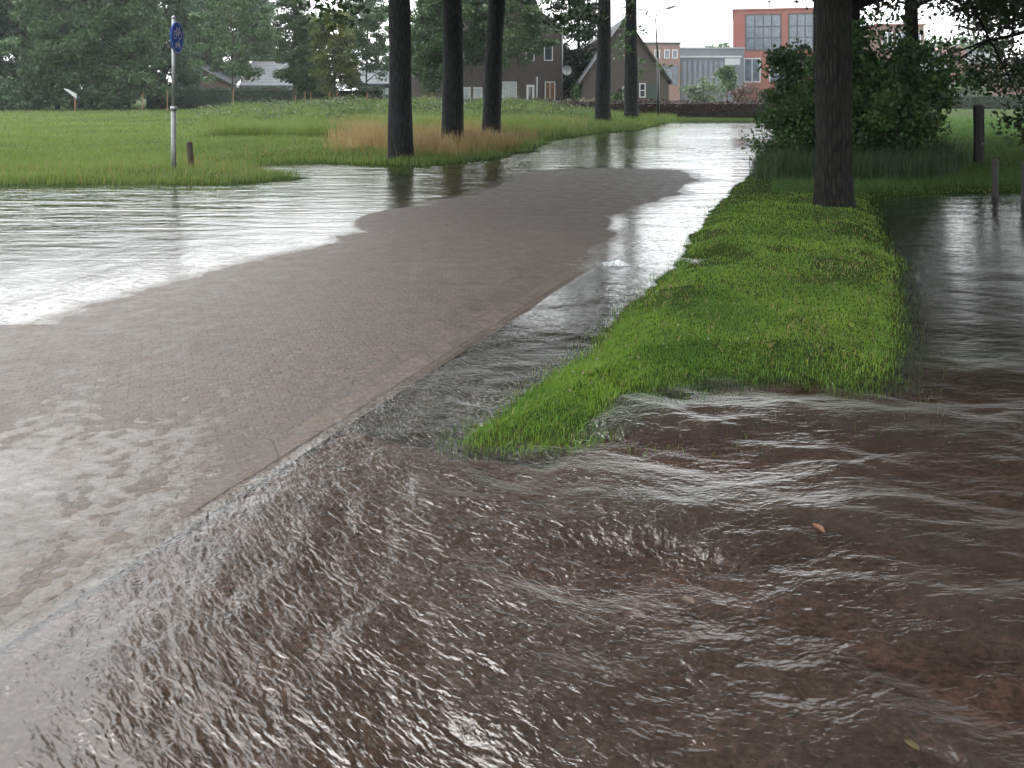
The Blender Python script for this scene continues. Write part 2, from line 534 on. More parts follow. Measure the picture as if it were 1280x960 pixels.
U, V = road_uv(GX, GY)
off_verge = sdist(GX, GY, VERGE) < -.08
in_road = (V > -.95) & (V < 5.7) & (U > -14) & (U < 42.5) & (off_verge | (V > .06)) & ((V > .24) | (U > -2.3))
in_side = (GX > -14) & (GX < 20) & (GY < 5.1) & (GY > -7) & off_verge
in_path = (V < -1.35) & (V > -5.45) & (U > .3) & (U < 9.5) & off_verge
under = in_road | in_side | in_path
ground_h = np.where(under, GH - .03, GH)
g = mesh_obj('ground', np.stack([GX, GY, ground_h], -1).reshape(-1, 3), grid_faces(*GX.shape), M['ground'], smooth=True)
tag(g, kind='structure')


def sheet(name, us, vs, fn, mat, dz):
    uu, vv = np.meshgrid(us, vs)
    x, y = fn(uu, vv)
    z = height(x, y) + dz
    o = mesh_obj(name, np.stack([x, y, z], -1).reshape(-1, 3), grid_faces(*uu.shape), mat, smooth=True)
    tag(o, kind='structure')
    return o


def rfun(u, v): return K0[0] + u * RD[0] + v * RN[0], K0[1] + u * RD[1] + v * RN[1]


def trim(o):
    """take away the paving that would lie under the grass of the verge"""
    me = o.data
    c = np.empty(len(me.vertices) * 3, np.float32)
    me.vertices.foreach_get('co', c)
    c = c.reshape(-1, 3)
    bad = set(np.where(sdist(c[:, 0], c[:, 1], VERGE) > -.06)[0].tolist())
    b = bmesh.new()
    b.from_mesh(me)
    b.verts.ensure_lookup_table()
    bmesh.ops.delete(b, geom=[v_ for v_ in b.verts if v_.index in bad], context='VERTS')
    b.to_mesh(me)
    b.free()


us = lines([(-16, -5, 50), (-5, 8, 900), (8, 20, 200), (20, 43, 110)])
sheet('brick_road', us, lines([(.0, 5.75, 400)]), rfun, M['road'], .004)
trim(sheet('gutter', us[us > -2.4], lines([(-1.0, .03, 40)]), rfun, M['path'], .002))
trim(sheet('side_road', lines([(-14, -3, 60), (-3, 6, 280), (6, 20, 60)]), lines([(-7, 1.5, 30), (1.5, 5.15, 130)]), lambda x, y: (x, y), M['side'], -.012))
trim(sheet('cycle_path', us[(us < 9.6) & (us > .2)], lines([(-5.5, -1.32, 110)]), rfun, M['path'], -.006))

# kerb: a row of long stones, level with the paving, with a joint on each side
sheet('kerb', us, lines([(.06, .215, 12)]), rfun, M['kerb'], .0056)

# water: one level sheet with waves
wrng = np.random.default_rng(21)
wave = np.zeros_like(GX)
near = ss(6.2, 4.0, GY + .15 * GX) * (.10 + .90 * ss(-1.8, .1, GX + .15 * (GY - 3)))
ripple = fbm(GX * .9 + 3, GY * .9, 3)
chopmap = .30 + .40 * ss(6.5, 4.6, GY) + .5 * near + .25 * ss(-.2, .5, ripple) * near
still = ss(8, 22, GY)
chopmap = chopmap * (1 - .35 * still)
crown_d = sdist(GX, GY, CROWN)
wxx, wyy = GX + .12 * fbm(GX * 2.2, GY * 2.2, 2), GY + .12 * fbm(GX * 2.2 + 50, GY * 2.2, 2)
# the current turns: from the left it runs off to the front right
turn = ss(-1.5, 1.2, GX + .25 * (GY - 3.2))
for k in range(90):
    lam = wrng.uniform(.06, .30) if k < 62 else wrng.uniform(.3, 1.2)
    a = wrng.normal(R(70), R(26))
    ph = wrng.uniform(0, 6.28)
    for part, rot in ((1 - turn, R(-58)), (turn, R(14))):
        aa = a + rot
        wave += part * (.0045 if k < 62 else .0050) * lam * np.sin((wxx * math.cos(aa) + wyy * math.sin(aa)) * 6.283 / lam + ph)
chopmap = chopmap * (.74 + .26 * turn)
wave *= (.08 + .72 * near) * (.55 + .45 * turn) * (1 - ss(7, 12, GY) * .6)
inside = (GX > -70) & (GX < 62) & (GY > -12) & (GY < 61)
yi = np.where((YS > -13) & (YS < 61))[0]
xi = np.where((XS > -75) & (XS < 62))[0]
sl = np.ix_(yi, xi)
wv = np.stack([GX[sl], GY[sl], wave[sl]], -1).reshape(-1, 3)
water = mesh_obj('water', wv, grid_faces(len(yi), len(xi)), M['water'], smooth=True)
tag(water, kind='structure')


def attr(o, name, arr, typ='FLOAT'):
    a = o.data.attributes.new(name, typ, 'POINT')
    a.data.foreach_set('value' if typ == 'FLOAT' else 'vector', np.ascontiguousarray(arr, np.float32).ravel())


attr(water, 'chop', chopmap[sl])
gust = .55 + .45 * vnoise(GX * .12 + 5, GY * .35)
attr(water, 'far', (ss(5.5, 15, GY) * gust)[sl])
attr(water, 'film', (.04 + .96 * ss(.0002, .0125, .25 * wave - GH))[sl])
attr(water, 'deep', np.clip((wave - GH)[sl] * 7.0, 0, .8))
fu = GX * math.cos(.3) + GY * math.sin(.3)
ang = R(-35) * (1 - turn) + R(4) * turn
fx = GX * np.cos(ang) + GY * np.sin(ang)
fy = -GX * np.sin(ang) + GY * np.cos(ang)
attr(water, 'flow', np.stack([fx * .42, fy * 1.0, GX * 0], -1)[sl], 'FLOAT_VECTOR')


# ---------------------------------------------------------------- plants
def leaf_quads(rng, c, size, up=.35, asp=.55):
    """diamond-shaped leaves about the points c"""
    n = len(c)
    d = rng.normal(size=(n, 3))
    d[:, 2] -= .25
    d /= np.linalg.norm(d, axis=1)[:, None]
    nr = rng.normal(size=(n, 3))
    nr[:, 2] += up * 2
    s = np.cross(d, nr)
    s /= np.linalg.norm(s, axis=1)[:, None] + 1e-9
    L = (size * rng.uniform(.6, 1.3, n))[:, None]
    W = L * asp
    v = np.stack([c - d * L * .5, c + s * W * .5, c + d * L * .5, c - s * W * .5], 1).reshape(-1, 3)
    return v, np.arange(n * 4).reshape(n, 4)


def clump_points(rng, cen, rad, n, flat=.7):
    cen = np.repeat(np.asarray(cen, float), n, 0)
    rad = np.repeat(np.asarray(rad, float), n)
    p = rng.normal(size=cen.shape)
    p /= np.linalg.norm(p, axis=1)[:, None]
    p *= (rng.random(len(p)) ** .45)[:, None] * rad[:, None]
    p[:, 2] *= flat
    return cen + p


def tree_geo(rng, H, r0, clear, spread, nl, leaf_n, leaf_s, clump, elev=.5, droop=0., shape='round', sides=12, subs=5, wander=.02, open_left=False):
    tr = MB()
    rings = 26
    path, rad = [], []
    ox, oy = rng.uniform(0, 50, 2)
    ph = rng.uniform(0, 6.28)
    for i in range(rings):
        t = i / (rings - 1)
        z = -.25 + (H * .93 + .25) * t ** 1.3
        path.append((wander * z * math.sin(z * .5 + ph) * .5, wander * z * math.cos(z * .43 + ph * 2) * .5, z))
        taper = 1 - .30 * min(1, max(z, 0) / (H * .5)) - .62 * max(0, max(z, 0) / H - .5) / .45
        flare = 1 + .20 * math.exp(-max(z, 0) / (r0 * .9))
        r = r0 * max(.04, taper) * flare
        rad.append((lambda i, w, r=r, z=z: r * (1 + .07 * float(vnoise(np.array(math.cos(w) * 1.6 + ox), np.array(z * .9 + oy + math.sin(w)))))))
    tr.tube(path, rad, sides)
    cen, crad = [], []
    at = lambda z: Vector((np.interp(z, [p[2] for p in path], [p[0] for p in path]), np.interp(z, [p[2] for p in path], [p[1] for p in path]), z))
    for i in range(nl):
        t = (i + rng.uniform(0, .8)) / nl
        z = clear + (H * .95 - clear) * t
        if shape == 'round': prof = math.sqrt(max(0.05, 1 - (t * 1.9 - .75) ** 2 / 1.5))
        elif shape == 'cone': prof = 1.05 - t * .9
        else: prof = .6 + .5 * math.sin(math.pi * min(1, t + .12))
        az = i * 2.39996 + rng.uniform(-.4, .4)
        L = spread * prof * rng.uniform(.65, 1.1)
        e = elev * rng.uniform(.5, 1.3) + t * .35
        d = Vector((math.cos(az) * math.cos(e), math.sin(az) * math.cos(e), math.sin(e)))
        p0 = at(z)
        if open_left and d.x < .4 and z < 9.5: continue
        pts, rr = [], []
        rb = max(.012, r0 * .42 * (1 - t) + .02)
        for k in range(6):
            q = k / 5
            p = p0 + d * (L * q) + Vector((0, 0, -droop * L * q * q))
            p += Vector(rng.normal(size=3)) * .05 * L * q
            pts.append(p)
            rr.append(rb * (1 - .85 * q))
        tr.tube(pts, rr, 5, False)
        for k in range(subs):
            q = .35 + .65 * (k + rng.random()) / subs
            b = pts[min(5, int(q * 5))].lerp(pts[min(5, int(q * 5) + 1)], q * 5 % 1)
            off = Vector(rng.normal(size=3)) * .22 * L * (1.15 - q * .6)
            off.z -= droop * .5 * abs(rng.normal()) * .4 * L
            tip = b + off
            if open_left and tip.x < -.4 and tip.z < 9: continue
            tr.tube([b, b.lerp(tip, .5) + Vector((0, 0, .04)), tip], [rb * .28 + .004, rb * .2 + .003, .004], 4, False)
            cen.append(tip)
            crad.append(clump * rng.uniform(.6, 1.25))
        cen.append(pts[-1])
        crad.append(clump * rng.uniform(.6, 1.1))
    pts = clump_points(rng, [tuple(c) for c in cen], crad, leaf_n, .65)
    lv, lf = leaf_quads(rng, pts, leaf_s)
    return tr, lv, lf


def shrub_geo(rng, rx, ry, rz, nc, leaf_n, leaf_s, clump, stems=7, low=.05):
    tr = MB()
    cen, rad = [], []
    while len(cen) < nc:
        p = rng.uniform(-1, 1, 3)
        l = np.linalg.norm(p)
        if l > 1 or l < .35 or (p[2] + 1) / 2 < low: continue
        wob = 1 + .22 * math.sin(3 * math.atan2(p[1], p[0]) + p[2] * 4 + rx)
        cen.append((p[0] * rx * wob, p[1] * ry * wob, (p[2] + 1) * rz))
        rad.append(clump * rng.uniform(.55, 1.35))
    for k in range(stems):
        c = Vector(cen[int(rng.integers(len(cen)))])
        b = Vector((rng.normal() * .12 * rx, rng.normal() * .12 * ry, -.05))
        tr.tube([b, b.lerp(c, .5) + Vector((0, 0, .12 * rz)), c], [.03 * rz ** .5, .022 * rz ** .5, .006], 5, False)
    lv, lf = leaf_quads(rng, clump_points(rng, cen, rad, leaf_n, .75), leaf_s)
    return tr, lv, lf


def plant(name, geo, label, cat, loc, rz, lm, bm, group=None, scale=None, crown='crown', stem='trunk'):
    tr, lv, lf = geo
    o = thing(name, label, cat, loc, rz, group)
    if scale is not None: o.scale = scale if hasattr(scale, '__len__') else (scale,) * 3
    tr.build(stem, bm, o, True)
    mesh_obj(crown, lv, lf, lm, o)
    return o


def blades(rng, x, y, z, h, w, lean=.35, bend=.5):
    """grass blades: two segments and a tip"""
    n = len(x)
    a = rng.uniform(0, 6.283, n)
    b = rng.uniform(0, 6.283, n)
    ln = np.abs(rng.normal(0, lean, n)) * h
    dx, dy = np.cos(b) * ln, np.sin(b) * ln
    sx, sy = np.cos(a) * w * .5, np.sin(a) * w * .5
    P = lambda px, py, pz: np.stack([px, py, pz], -1)
    v = np.stack([P(x - sx, y - sy, z - .02), P(x + sx, y + sy, z - .02),
                  P(x + dx * .35 + sx * .8, y + dy * .35 + sy * .8, z + h * .55), P(x + dx * .35 - sx * .8, y + dy * .35 - sy * .8, z + h * .55),
                  P(x + dx, y + dy, z + h * (1 - bend * .25 * np.abs(rng.normal(0, 1, n)))), ], 1).reshape(-1, 3)
    i = np.arange(n)[:, None] * 5
    f = np.concatenate([i + np.array([[0, 1, 2, 3]]), i + np.array([[3, 2, 4, 4]])], 1)
    q = f.reshape(-1, 4)
    return v, q


def blades_obj(name, rng, x, y, h, w, mat, lean=.35, z=None):
    z = height(x, y) if z is None else z
    v, q = blades(rng, x, y, z, h, w, lean)
    q = q.reshape(-1, 2, 4)
    faces = np.concatenate([q[:, 0, [0, 1, 2]], q[:, 0, [0, 2, 3]], q[:, 1, [0, 1, 2]]], 1).reshape(-1, 3)
    o = mesh_obj(name, v, faces, mat)
    return tag(o, kind='stuff')


def scatter(rng, n, y0, y1, s0, s1, power=1.6):
    """points over a wedge of ground, thinning out with distance"""
    t = rng.random(n)
    k = 1 - power
    y = (y0 ** k + t * (y1 ** k - y0 ** k)) ** (1 / k)
    s = rng.uniform(s0, s1, n)
    return s * y, y


# avenue trees on the left of the road
left_rows = [((500, 204), .265, 'nearest trunk of the row left of the flooded road, standing at the water edge', 1.0, 0, (0, 0)),
             ((566, 191), .285, 'thick dark trunk second in the row left of the road, in dry orange grass', 1.05, 2.1, (0, .004)),
             ((614, 183), .275, 'leaning dark trunk third in the row, kinked to one side above the dry grass', 1.02, 3.6, (0, -.035)),
             ((754, 161), .33, 'dark trunk at the road bend, nearer one of the pair before the beech hedge', 1.1, 4.9, (0, -.01)),
             ((789, 154), .36, 'farthest avenue trunk with leafy shoots on its stem, beside the street lamp', 1.15, .8, (0, 0))]
protos = [tree_geo(np.random.default_rng(100 + i), 17, .27, cl_, 6.4, 28, 290, .18, 1.1, .40, dr_, sides=20) for i, (cl_, dr_) in enumerate(((4.3, .14), (4.6, .12), (7.6, .03)))]
first = {}
for i, ((px, py), r, lab, sc, rz, tilt) in enumerate(left_rows):
    X, Y = gp(px, py)
    z = float(height(np.array([X]), np.array([Y]))[0]) - .03
    k = i % 2 if i < 3 else 2
    if k not in first:
        o = plant('avenue_tree', protos[k], lab, 'tree', (X, Y, z), rz, M['lf_avenue'], M['bark'], 'tall trees in a row along the left of the road')
        first[k] = o
    else:
        o = copy_tree(first[k])
        tag(o, lab, 'tree')
    s = r / .265
    o.scale = (s, s, sc)
    o.location = (X, Y, z)
    o.rotation_euler = (tilt[0], tilt[1], rz)
    if i == 4:      # shoots low on the stem
        rg = np.random.default_rng(77)
        lv, lf = leaf_quads(rg, clump_points(rg, [(rg.normal() * .45, rg.normal() * .4, z_) for z_ in np.linspace(2.2, 8, 26)], [.36] * 26, 26), .16)
        mesh_obj('foliage', lv, lf, M['lf_bush'], o)

# big tree on the right verge and those behind it
X, Y = gp(1042, 266)
plant('verge_tree', tree_geo(np.random.default_rng(41), 15, .235, 3.8, 7.2, 38, 400, .17, 1.25, .34, .2, sides=28, subs=7, wander=.012),
      'big dark trunk standing on the grass strip between road and cycle path', 'tree', (X, Y, .06), 1.0, M['lf_avenue'], M['bark_moss'],
      'tall trees along the right of the road').rotation_euler = (0, -.02, 1.0)
for (px, Y, r, lab, seed, clear, spr) in [(1067, 18.5, .20, 'dark trunk half hidden just behind the big verge tree and above the bush', 52, 3.3, 6.5),
                                     (1141, 24.0, .20, 'slender dark trunk rising from the back of the big bush with drooping boughs', 53, 3.6, 6.0),
                                     (1022, 33.0, .22, 'tall trunk hidden straight behind the big verge tree, boughs arching over the road', 54, 7.4, 8.0)]:
    plant('verge_tree', tree_geo(np.random.default_rng(seed), 14, r, clear, spr, 28, 340, .15, .95, .34, .24, sides=16, subs=6, open_left=True),
          lab, 'tree', (wx(px, Y), Y, .08), 0, M['lf_avenue'], M['bark_moss'], 'tall trees along the right of the road')
plant('verge_tree', tree_geo(np.random.default_rng(61), 13, .25, 2.0, 4.6, 26, 300, .15, .95, .22, .42, sides=16, subs=6),
      'drooping dark tree at the lawn edge, low boughs hanging before the far hedge', 'tree', (wx(1392, 24), 24, .08), 2, M['lf_avenue'], M['bark_moss'],
      'tall trees along the right of the road')
# trees added out of view: their crowns darken the reflections in the right-hand water
plant('verge_tree', tree_geo(np.random.default_rng(71), 15, .26, 4.4, 5.4, 26, 360, .15, 1.05, .40, .2, sides=16, subs=6),
      'added unseen tree beside the flooded side road, its boughs darkening the near water', 'tree', (5.6, 4.2, -.02), .4, M['lf_avenue'], M['bark_moss'],
      'tall trees along the right of the road')

for (px, Y, lab, seed) in [(1322, 17, 'added leafy tree nearest the gate post, its boughs blocking sky from the path water', 75),  # crowns added right of the view to block sky from the path water
                           (1560, 19, 'added unseen tree on the lawn past the short posts, darkening the cycle path water', 72),
                           (1900, 12, 'added unseen tree right beside the flooded cycle path, nearest on its lawn side', 73)]:
    plant('verge_tree', tree_geo(np.random.default_rng(seed), 13, .25, 1.8 if seed < 75 else 4.3, 5.0 if seed < 75 else 6.0, 28, 300, .16, 1.05, .25, .3, sides=12, subs=6),
          lab, 'tree', (wx(px, Y), Y, .08), seed, M['lf_avenue'], M['bark_moss'], 'tall trees along the right of the road')

plant('verge_tree', tree_geo(np.random.default_rng(74), 15, .26, 4.6, 7.0, 30, 240, .18, 1.2, .35, .15, sides=12, subs=6),  # added behind the viewer to keep bright sky out of the nearest water
      'added unseen spreading tree at the near side of the junction, shading the nearest brown water', 'tree', (.4, -4.6, -.02), .4, M['lf_avenue'], M['bark_moss'],
      'tall trees along the right of the road')

# undergrowth round the verge tree
def shrub(px, Y, rx, ry, rz, nc, ln, ls, cl, mat, lab, seed, name='bush', z=.05, low=.05, stems=7):
    return plant(name, shrub_geo(np.random.default_rng(seed), rx, ry, rz, nc, ln, ls, cl, stems, low), lab, 'bush', (wx(px, Y), Y, z), 0, mat, M['thin_bark'], None, None, 'foliage', 'stem')


shrub(1088, 17.0, 1.30, 1.2, 1.42, 90, 150, .11, .40, M['lf_bush'], 'large dense dark green bush behind the big verge tree', 201)
shrub(1125, 18.5, .95, .9, 1.15, 50, 140, .11, .36, M['lf_bush'], 'dark bush at the lawn side, leaning out below the slender trunk', 202)
shrub(990, 20.5, .62, .8, 1.35, 45, 140, .12, .38, M['lf_bush2'], 'lighter green upright bush at the road side of the big trunk', 203)
shrub(1000, 16.8, .75, .7, .85, 40, 150, .09, .30, M['lf_bush'], 'low dark bush left of the big trunk beside the flooded road', 204)

# far left wood: each tree by itself
wood = [(-60, 74, 13, 'dark', 'broad dark tree beyond the field, first one at the left end of the wood', 1.0),
        (22, 78, 14, 'dark', 'tall blue-green tree beyond the field, left of the white sheet on its post', 1.05),
        (72, 70, 12, 'mid', 'rounder mid green tree right above the white sheet on its post', .85),
        (118, 80, 14, 'dark', 'dark tree between the white sheet and the light green tree in the wood', 1.0),
        (160, 72, 12, 'mid', 'green tree with a light crown left of the blue cycle sign', .85),
        (205, 82, 14, 'dark', 'tall dark tree directly behind the blue cycle sign', .95),
        (-130, 82, 14, 'dark', 'dark tree outermost in the wood, past the field corner', 1.1),
        (50, 96, 15, 'dark', 'very tall dark tree deep in the wood behind the white sheet', 1.1),
        (135, 98, 15, 'dark', 'very tall dark tree deep in the wood, between sheet and cycle sign', 1.1),
        (-40, 98, 15, 'dark', 'very tall dark tree deep in the wood behind its left end', 1.1),
        (275, 96, 14, 'mid', 'tall mid green tree behind the wide young tree, over the bungalow gable', 1.0),
        (318, 108, 13, 'dark', 'dark tree top between the wide young tree and the narrow one', .9),
        (245, 104, 14, 'mid', 'tall green tree rising behind the brick gable of the bungalow', 1.0)]
wp = [tree_geo(np.random.default_rng(300 + i), 13, .22, .7, 4.6, 28, 190, .34, 1.15, .45, .05, sides=8, subs=5) for i in range(3)]
wfirst = {}
for i, (px, Y, Hh, kind, lab, s) in enumerate(wood):
    key = (i % 3, kind)
    if key not in wfirst:
        o = plant('woodland_tree', wp[i % 3], lab, 'tree', (0, 0, 0), 0, M['lf_' + kind], M['bark'], 'trees of the wood beyond the field')
        wfirst[key] = o
    else:
        o = copy_tree(wfirst[key])
        tag(o, lab, 'tree')
    o.location = (wx(px, Y), Y, .1)
    o.rotation_euler = (0, 0, i * 1.7)
    o.scale = (s, s, Hh / 13)
for i, (px, Y, rx, rz, lab) in enumerate([(20, 69, 5.0, 1.3, 'dark thicket under the trees at the left end of the field edge'),
                                          (125, 70, 4.2, 1.2, 'dark thicket under the trees right of the white sheet'),
                                          (-90, 70, 5.0, 1.4, 'dark thicket at the far corner of the field')]):
    shrub(px, Y, rx, 1.5, rz, 60, 60, .3, .75, M['lf_dark'], lab, 230 + i, 'thicket')

# staked young trees along the field end
young = [(290, 68, 9.8, 3.0, 'mid', 2.3, 'staked young tree with a wide pale crown before the grey bungalow roof'),
         (367, 68, 10, 1.35, 'young', 2.2, 'tall narrow young tree right of the bungalow roof, sky on both sides'),
         (418, 66, 7.2, 1.7, 'yellow', 1.6, 'yellowish young tree between two stakes left of the nearest avenue trunk'),
         (386, 72, 7.0, 1.2, 'mid', 1.4, 'small mid green young tree just left of the yellowish one'),
         (458, 70, 10.5, 2.0, 'mid', 2.2, 'leafy young tree directly left of the nearest avenue trunk'),
         (536, 59, 9.5, 1.5, 'mid', 1.8, 'staked young tree seen between the first two avenue trunks'),
         (648, 57, 8.2, 2.9, 'young', 3.3, 'young tree with a round crown in front of the brown brick house'),
         (590, 58, 10, 1.3, 'dark', 3.6, 'dark leafy tree showing between the second and third avenue trunks'),
         (330, 98, 10, 2.4, 'mid', 2.0, 'fuller green tree behind the bungalow roofs'),
         (440, 104, 12, 2.6, 'mid', 2.0, 'tall green tree behind the pale slate roofed outhouse'),
         (492, 100, 12, 2.6, 'mid', 2.0, 'tall green tree whose crown spreads behind the nearest avenue trunk'),
         (556, 58, 9, 1.2, 'mid', 2.6, 'leafy young tree half hidden by the second avenue trunk')]
for i, (px, Y, Hh, sp, kind, clear, lab) in enumerate(young):
    g_ = tree_geo(np.random.default_rng(400 + i), Hh, .075, clear * .9, sp * 1.35, 26, 120, .22, .62, .6, .05, 'round' if sp > 1.5 else 'col', 7, 4)
    plant('young_tree', g_, lab, 'tree', (wx(px, Y), Y, .12), i, M['lf_' + kind], M['thin_bark'], 'young trees along the end of the field')
st0 = None
for i, (px, Y, hh) in enumerate([(382, 66, 1.6), (389, 66, 1.5), (412, 64.5, 1.6), (422, 64.5, 1.6), (369, 67, 1.3), (459, 68, 1.5), (531, 62, 1.7), (541, 62, 1.5),
                                 (178, 69, 1.4), (209, 69, 1.7), (291, 67, 1.9)]):
    if st0 is None:
        mb = MB().tube([(0, 0, -.3), (0, 0, 1.55), (0, 0, 1.6)], [.045, .04, .02], 7)
        o = st0 = mb.build('tree_stake', M['stake'])
    else:
        o = copy_tree(st0)
    o.location = (wx(px, Y), Y, .1)
    o.scale = (1, 1, hh / 1.6)
    o.rotation_euler = (random.uniform(-.04, .04), random.uniform(-.05, .05), i)
    lab = ['raw wooden stake left of the pair under the small mid green young tree', 'raw wooden stake right of the pair under the small mid green young tree',
           'raw wooden stake on the left side of the yellowish young tree', 'raw wooden stake on the right side of the yellowish young tree',
           'raw wooden stake at the foot of the tall narrow young tree', 'raw wooden stake left of the nearest avenue trunk',
           'taller reddish stake between the first two avenue trunks', 'shorter reddish stake between the first two avenue trunks',
           'short reddish stake in dead grass left of the cycle sign pole', 'reddish stake almost hidden behind the cycle sign pole',
           'tall stake before the dark hedge right of the cycle sign'][i]
    tag(o, lab, 'stake', 'stakes of the young trees')

# further single trees and shrubs
plant('tall_tree', tree_geo(np.random.default_rng(501), 12, .16, 1.2, 1.9, 30, 90, .26, .7, .5, .1, 'col', 8, 5),
      'tall dark tree filling the gap between the brick house and the steep gabled barn', 'tree', (wx(724, 66), 66, .1), 0, M['lf_hedge'], M['bark'])
shrub(735, 62, 1.4, 1.2, 1.1, 34, 70, .2, .5, M['lf_mid'], 'green shrub below the tall dark tree beside the satellite dish', 240)
shrub(775, 60, .9, .8, .8, 24, 70, .2, .42, M['lf_mid'], 'small green shrub by the barn wall behind the avenue trunk', 241)
shrub(742, 57, 1.9, .6, .55, 26, 60, .2, .36, M['plume'], 'pale plumed shrubs flowering behind the beech hedge', 242)
shrub(882, 84, 2.0, 1.4, 1.45, 36, 70, .26, .7, M['lf_pale'], 'pale misty green shrub before the dark glazed block', 243)
plant('round_tree', tree_geo(np.random.default_rng(502), 3.9, .07, 1.6, 1.05, 16, 80, .2, .45, .6, 0, 'round', 7, 4),
      'small round-headed tree in front of the orange brick block', 'tree', (wx(909, 88), 88, .1), 0, M['lf_mid'], M['thin_bark'])
shrub(940, 84, 2.2, 1.2, 1.1, 30, 70, .24, .6, M['lf_red'], 'reddish shrub at the foot of the orange brick block', 244)
shrub(905, 190, 5, 4, 6.7, 50, 150, .7, 2.0, M['lf_mid'], 'hazy rounded tree top beyond the flat roofed block', 245, 'far_tree')
shrub(1216, 92, 1.9, 1.6, 1.9, 34, 70, .28, .8, M['lf_mid'], 'small green tree in front of the pale houses behind the lawn', 246, 'far_tree')
shrub(1168, 150, 9, 5, 5.5, 50, 130, .7, 2.4, M['lf_mid'], 'hazy tree behind the grey roofed house', 247, 'far_tree')
shrub(1225, 190, 13, 5, 6.5, 60, 130, .9, 2.8, M['lf_mid'], 'hazy tree row beyond the white flat building', 248, 'far_tree')


def hedge(name, pts, w, h, mat, lab, seed, n, ls):
    rg = np.random.default_rng(seed)
    o = thing(name, lab, 'hedge', (pts[0][0], pts[0][1], 0))
    b = MB()
    P0 = Vector((*pts[0], 0))
    allp = []
    for (x0, y0), (x1, y1) in zip(pts[:-1], pts[1:]):
        a, c = Vector((x0, y0, 0)) - P0, Vector((x1, y1, 0)) - P0
        L = (c - a).length
        d = (c - a) / L
        nn = Vector((-d.y, d.x, 0))
        hw = w * .36
        q = [a + nn * hw, c + nn * hw, c - nn * hw, a - nn * hw]
        b.add([tuple(p) for p in q] + [(p.x, p.y, h * .9) for p in q], [(4, 5, 6, 7), (0, 1, 5, 4), (1, 2, 6, 5), (2, 3, 7, 6), (3, 0, 4, 7)])
        k = int(n * L)
        t = rg.random(k) * L
        s = rg.random(k)
        face = rg.random(k)
        off = np.where(face < .3, rg.uniform(-.5, .5, k) * w, np.where(face < .65, -.5 * w, .5 * w)) + rg.normal(0, .05, k)
        zz = np.where(face < .3, h + rg.normal(0, .05, k), s * h)
        zz *= 1 + .05 * np.sin(t * .8) + .03 * np.sin(t * 2.7)
        allp.append(np.stack([a.x + d.x * t + nn.x * off, a.y + d.y * t + nn.y * off, zz], -1))
    b.build('stem_core', mat, o)
    lv, lf = leaf_quads(rg, np.concatenate(allp), ls)
    mesh_obj('foliage', lv, lf, mat, o)
    return o


hedge('beech_hedge', [(wx(1030, 50.2), 50.2), (wx(690, 52), 52), (wx(640, 60), 60), (wx(480, 66), 66)], .9, 1.02, M['lf_beech'], 'long clipped red-brown beech hedge closing the end of the flooded road', 31, 420, .13)
hedge('clipped_hedge', [(wx(480, 74), 74), (wx(186, 76), 76)], 1.2, 1.95, M['lf_hedge'], 'high dark green clipped hedge in front of the bungalow', 32, 420, .16)
hedge('lawn_hedge', [(wx(1150, 78), 78), (wx(1420, 74), 74)], 1.2, 1.3, M['lf_hedge'], 'low dark hedge closing the lawn at the right', 33, 260, .18)

# ---------------------------------------------------------------- grass
rg = np.random.default_rng(91)


def keep(x, y, poly, margin, extra=None):
    d = sdist(x, y, poly) + .1 * fbm(x * 1.3, y * 1.3)
    m = d > margin
    if extra is not None: m &= extra
    return m


# verge: short dense turf
x, y = scatter(rg, 330000, 3.7, 18, -.10, .62, 2.0)
clear_p = sdist(x, y, PUDDLE) + .12 * fbm(x * 1.3, y * 1.3) < .02
m = keep(x, y, VERGE, .01 + .07 * rg.random(len(x))) & (clear_p | (rg.random(len(x)) < .25))
bare = ss(.10, .32, fbm(x * 1.1 + 8, y * 1.1 + 3, 3))
m &= rg.random(len(x)) > bare * .75
x, y = x[m], y[m]
hh = rg.uniform(.009, .024, len(x)) * (1 + .8 * fbm(x * 1.7, y * 1.7)) * np.clip(1 + (y - 8) * .03, 1, 1.4)
blades_obj('verge_grass', rg, x, y, hh, rg.uniform(.0022, .0045, len(x)) * np.clip(y / 5, 1, 3), M['gr_verge'], .55)
# longer tufts along the verge edge and drowned tips in the water
x, y = scatter(rg, 60000, 3.7, 14, -.10, .5, 2.0)
d = sdist(x, y, VERGE)
m = (np.abs(d) < .16) & (rg.random(len(x)) < .5)
m2 = (d < 0) & (d > -.8) & (y < 5.6) & (x > .4) & (rg.random(len(x)) < .02)
m |= m2
x, y = x[m], y[m]
blades_obj('verge_edge_grass', rg, x, y, rg.uniform(.02, .05, len(x)), rg.uniform(.003, .005, len(x)) * np.clip(y / 5, 1, 3), M['gr_verge'], .7)
# flattened straw and last year's leaves lying in the turf
x, y = scatter(rg, 9000, 3.9, 16, -.10, .6, 1.9)
m = keep(x, y, VERGE, .02) & (rg.random(len(x)) < .12 + .6 * ss(.0, .3, fbm(x * 1.1 + 8, y * 1.1 + 3, 3)))
x, y = x[m], y[m]
blades_obj('dead_grass', rg, x, y, rg.uniform(.02, .05, len(x)), rg.uniform(.003, .006, len(x)) * np.clip(y / 6, 1, 2.5), M['gr_dry'], 1.1)
# clover heads
x, y = scatter(rg, 900, 4.2, 13, .02, .45, 1.8)
m = keep(x, y, VERGE, .12)
x, y = x[m][:70], y[m][:70]
cb = MB()
for a, b_, c in zip(x, y, height(x, y)): cb.ball((a, b_, c + .045), .007, 6, 4)
tag(cb.build('clover_flowers', M['plume'], smooth=True), kind='stuff')
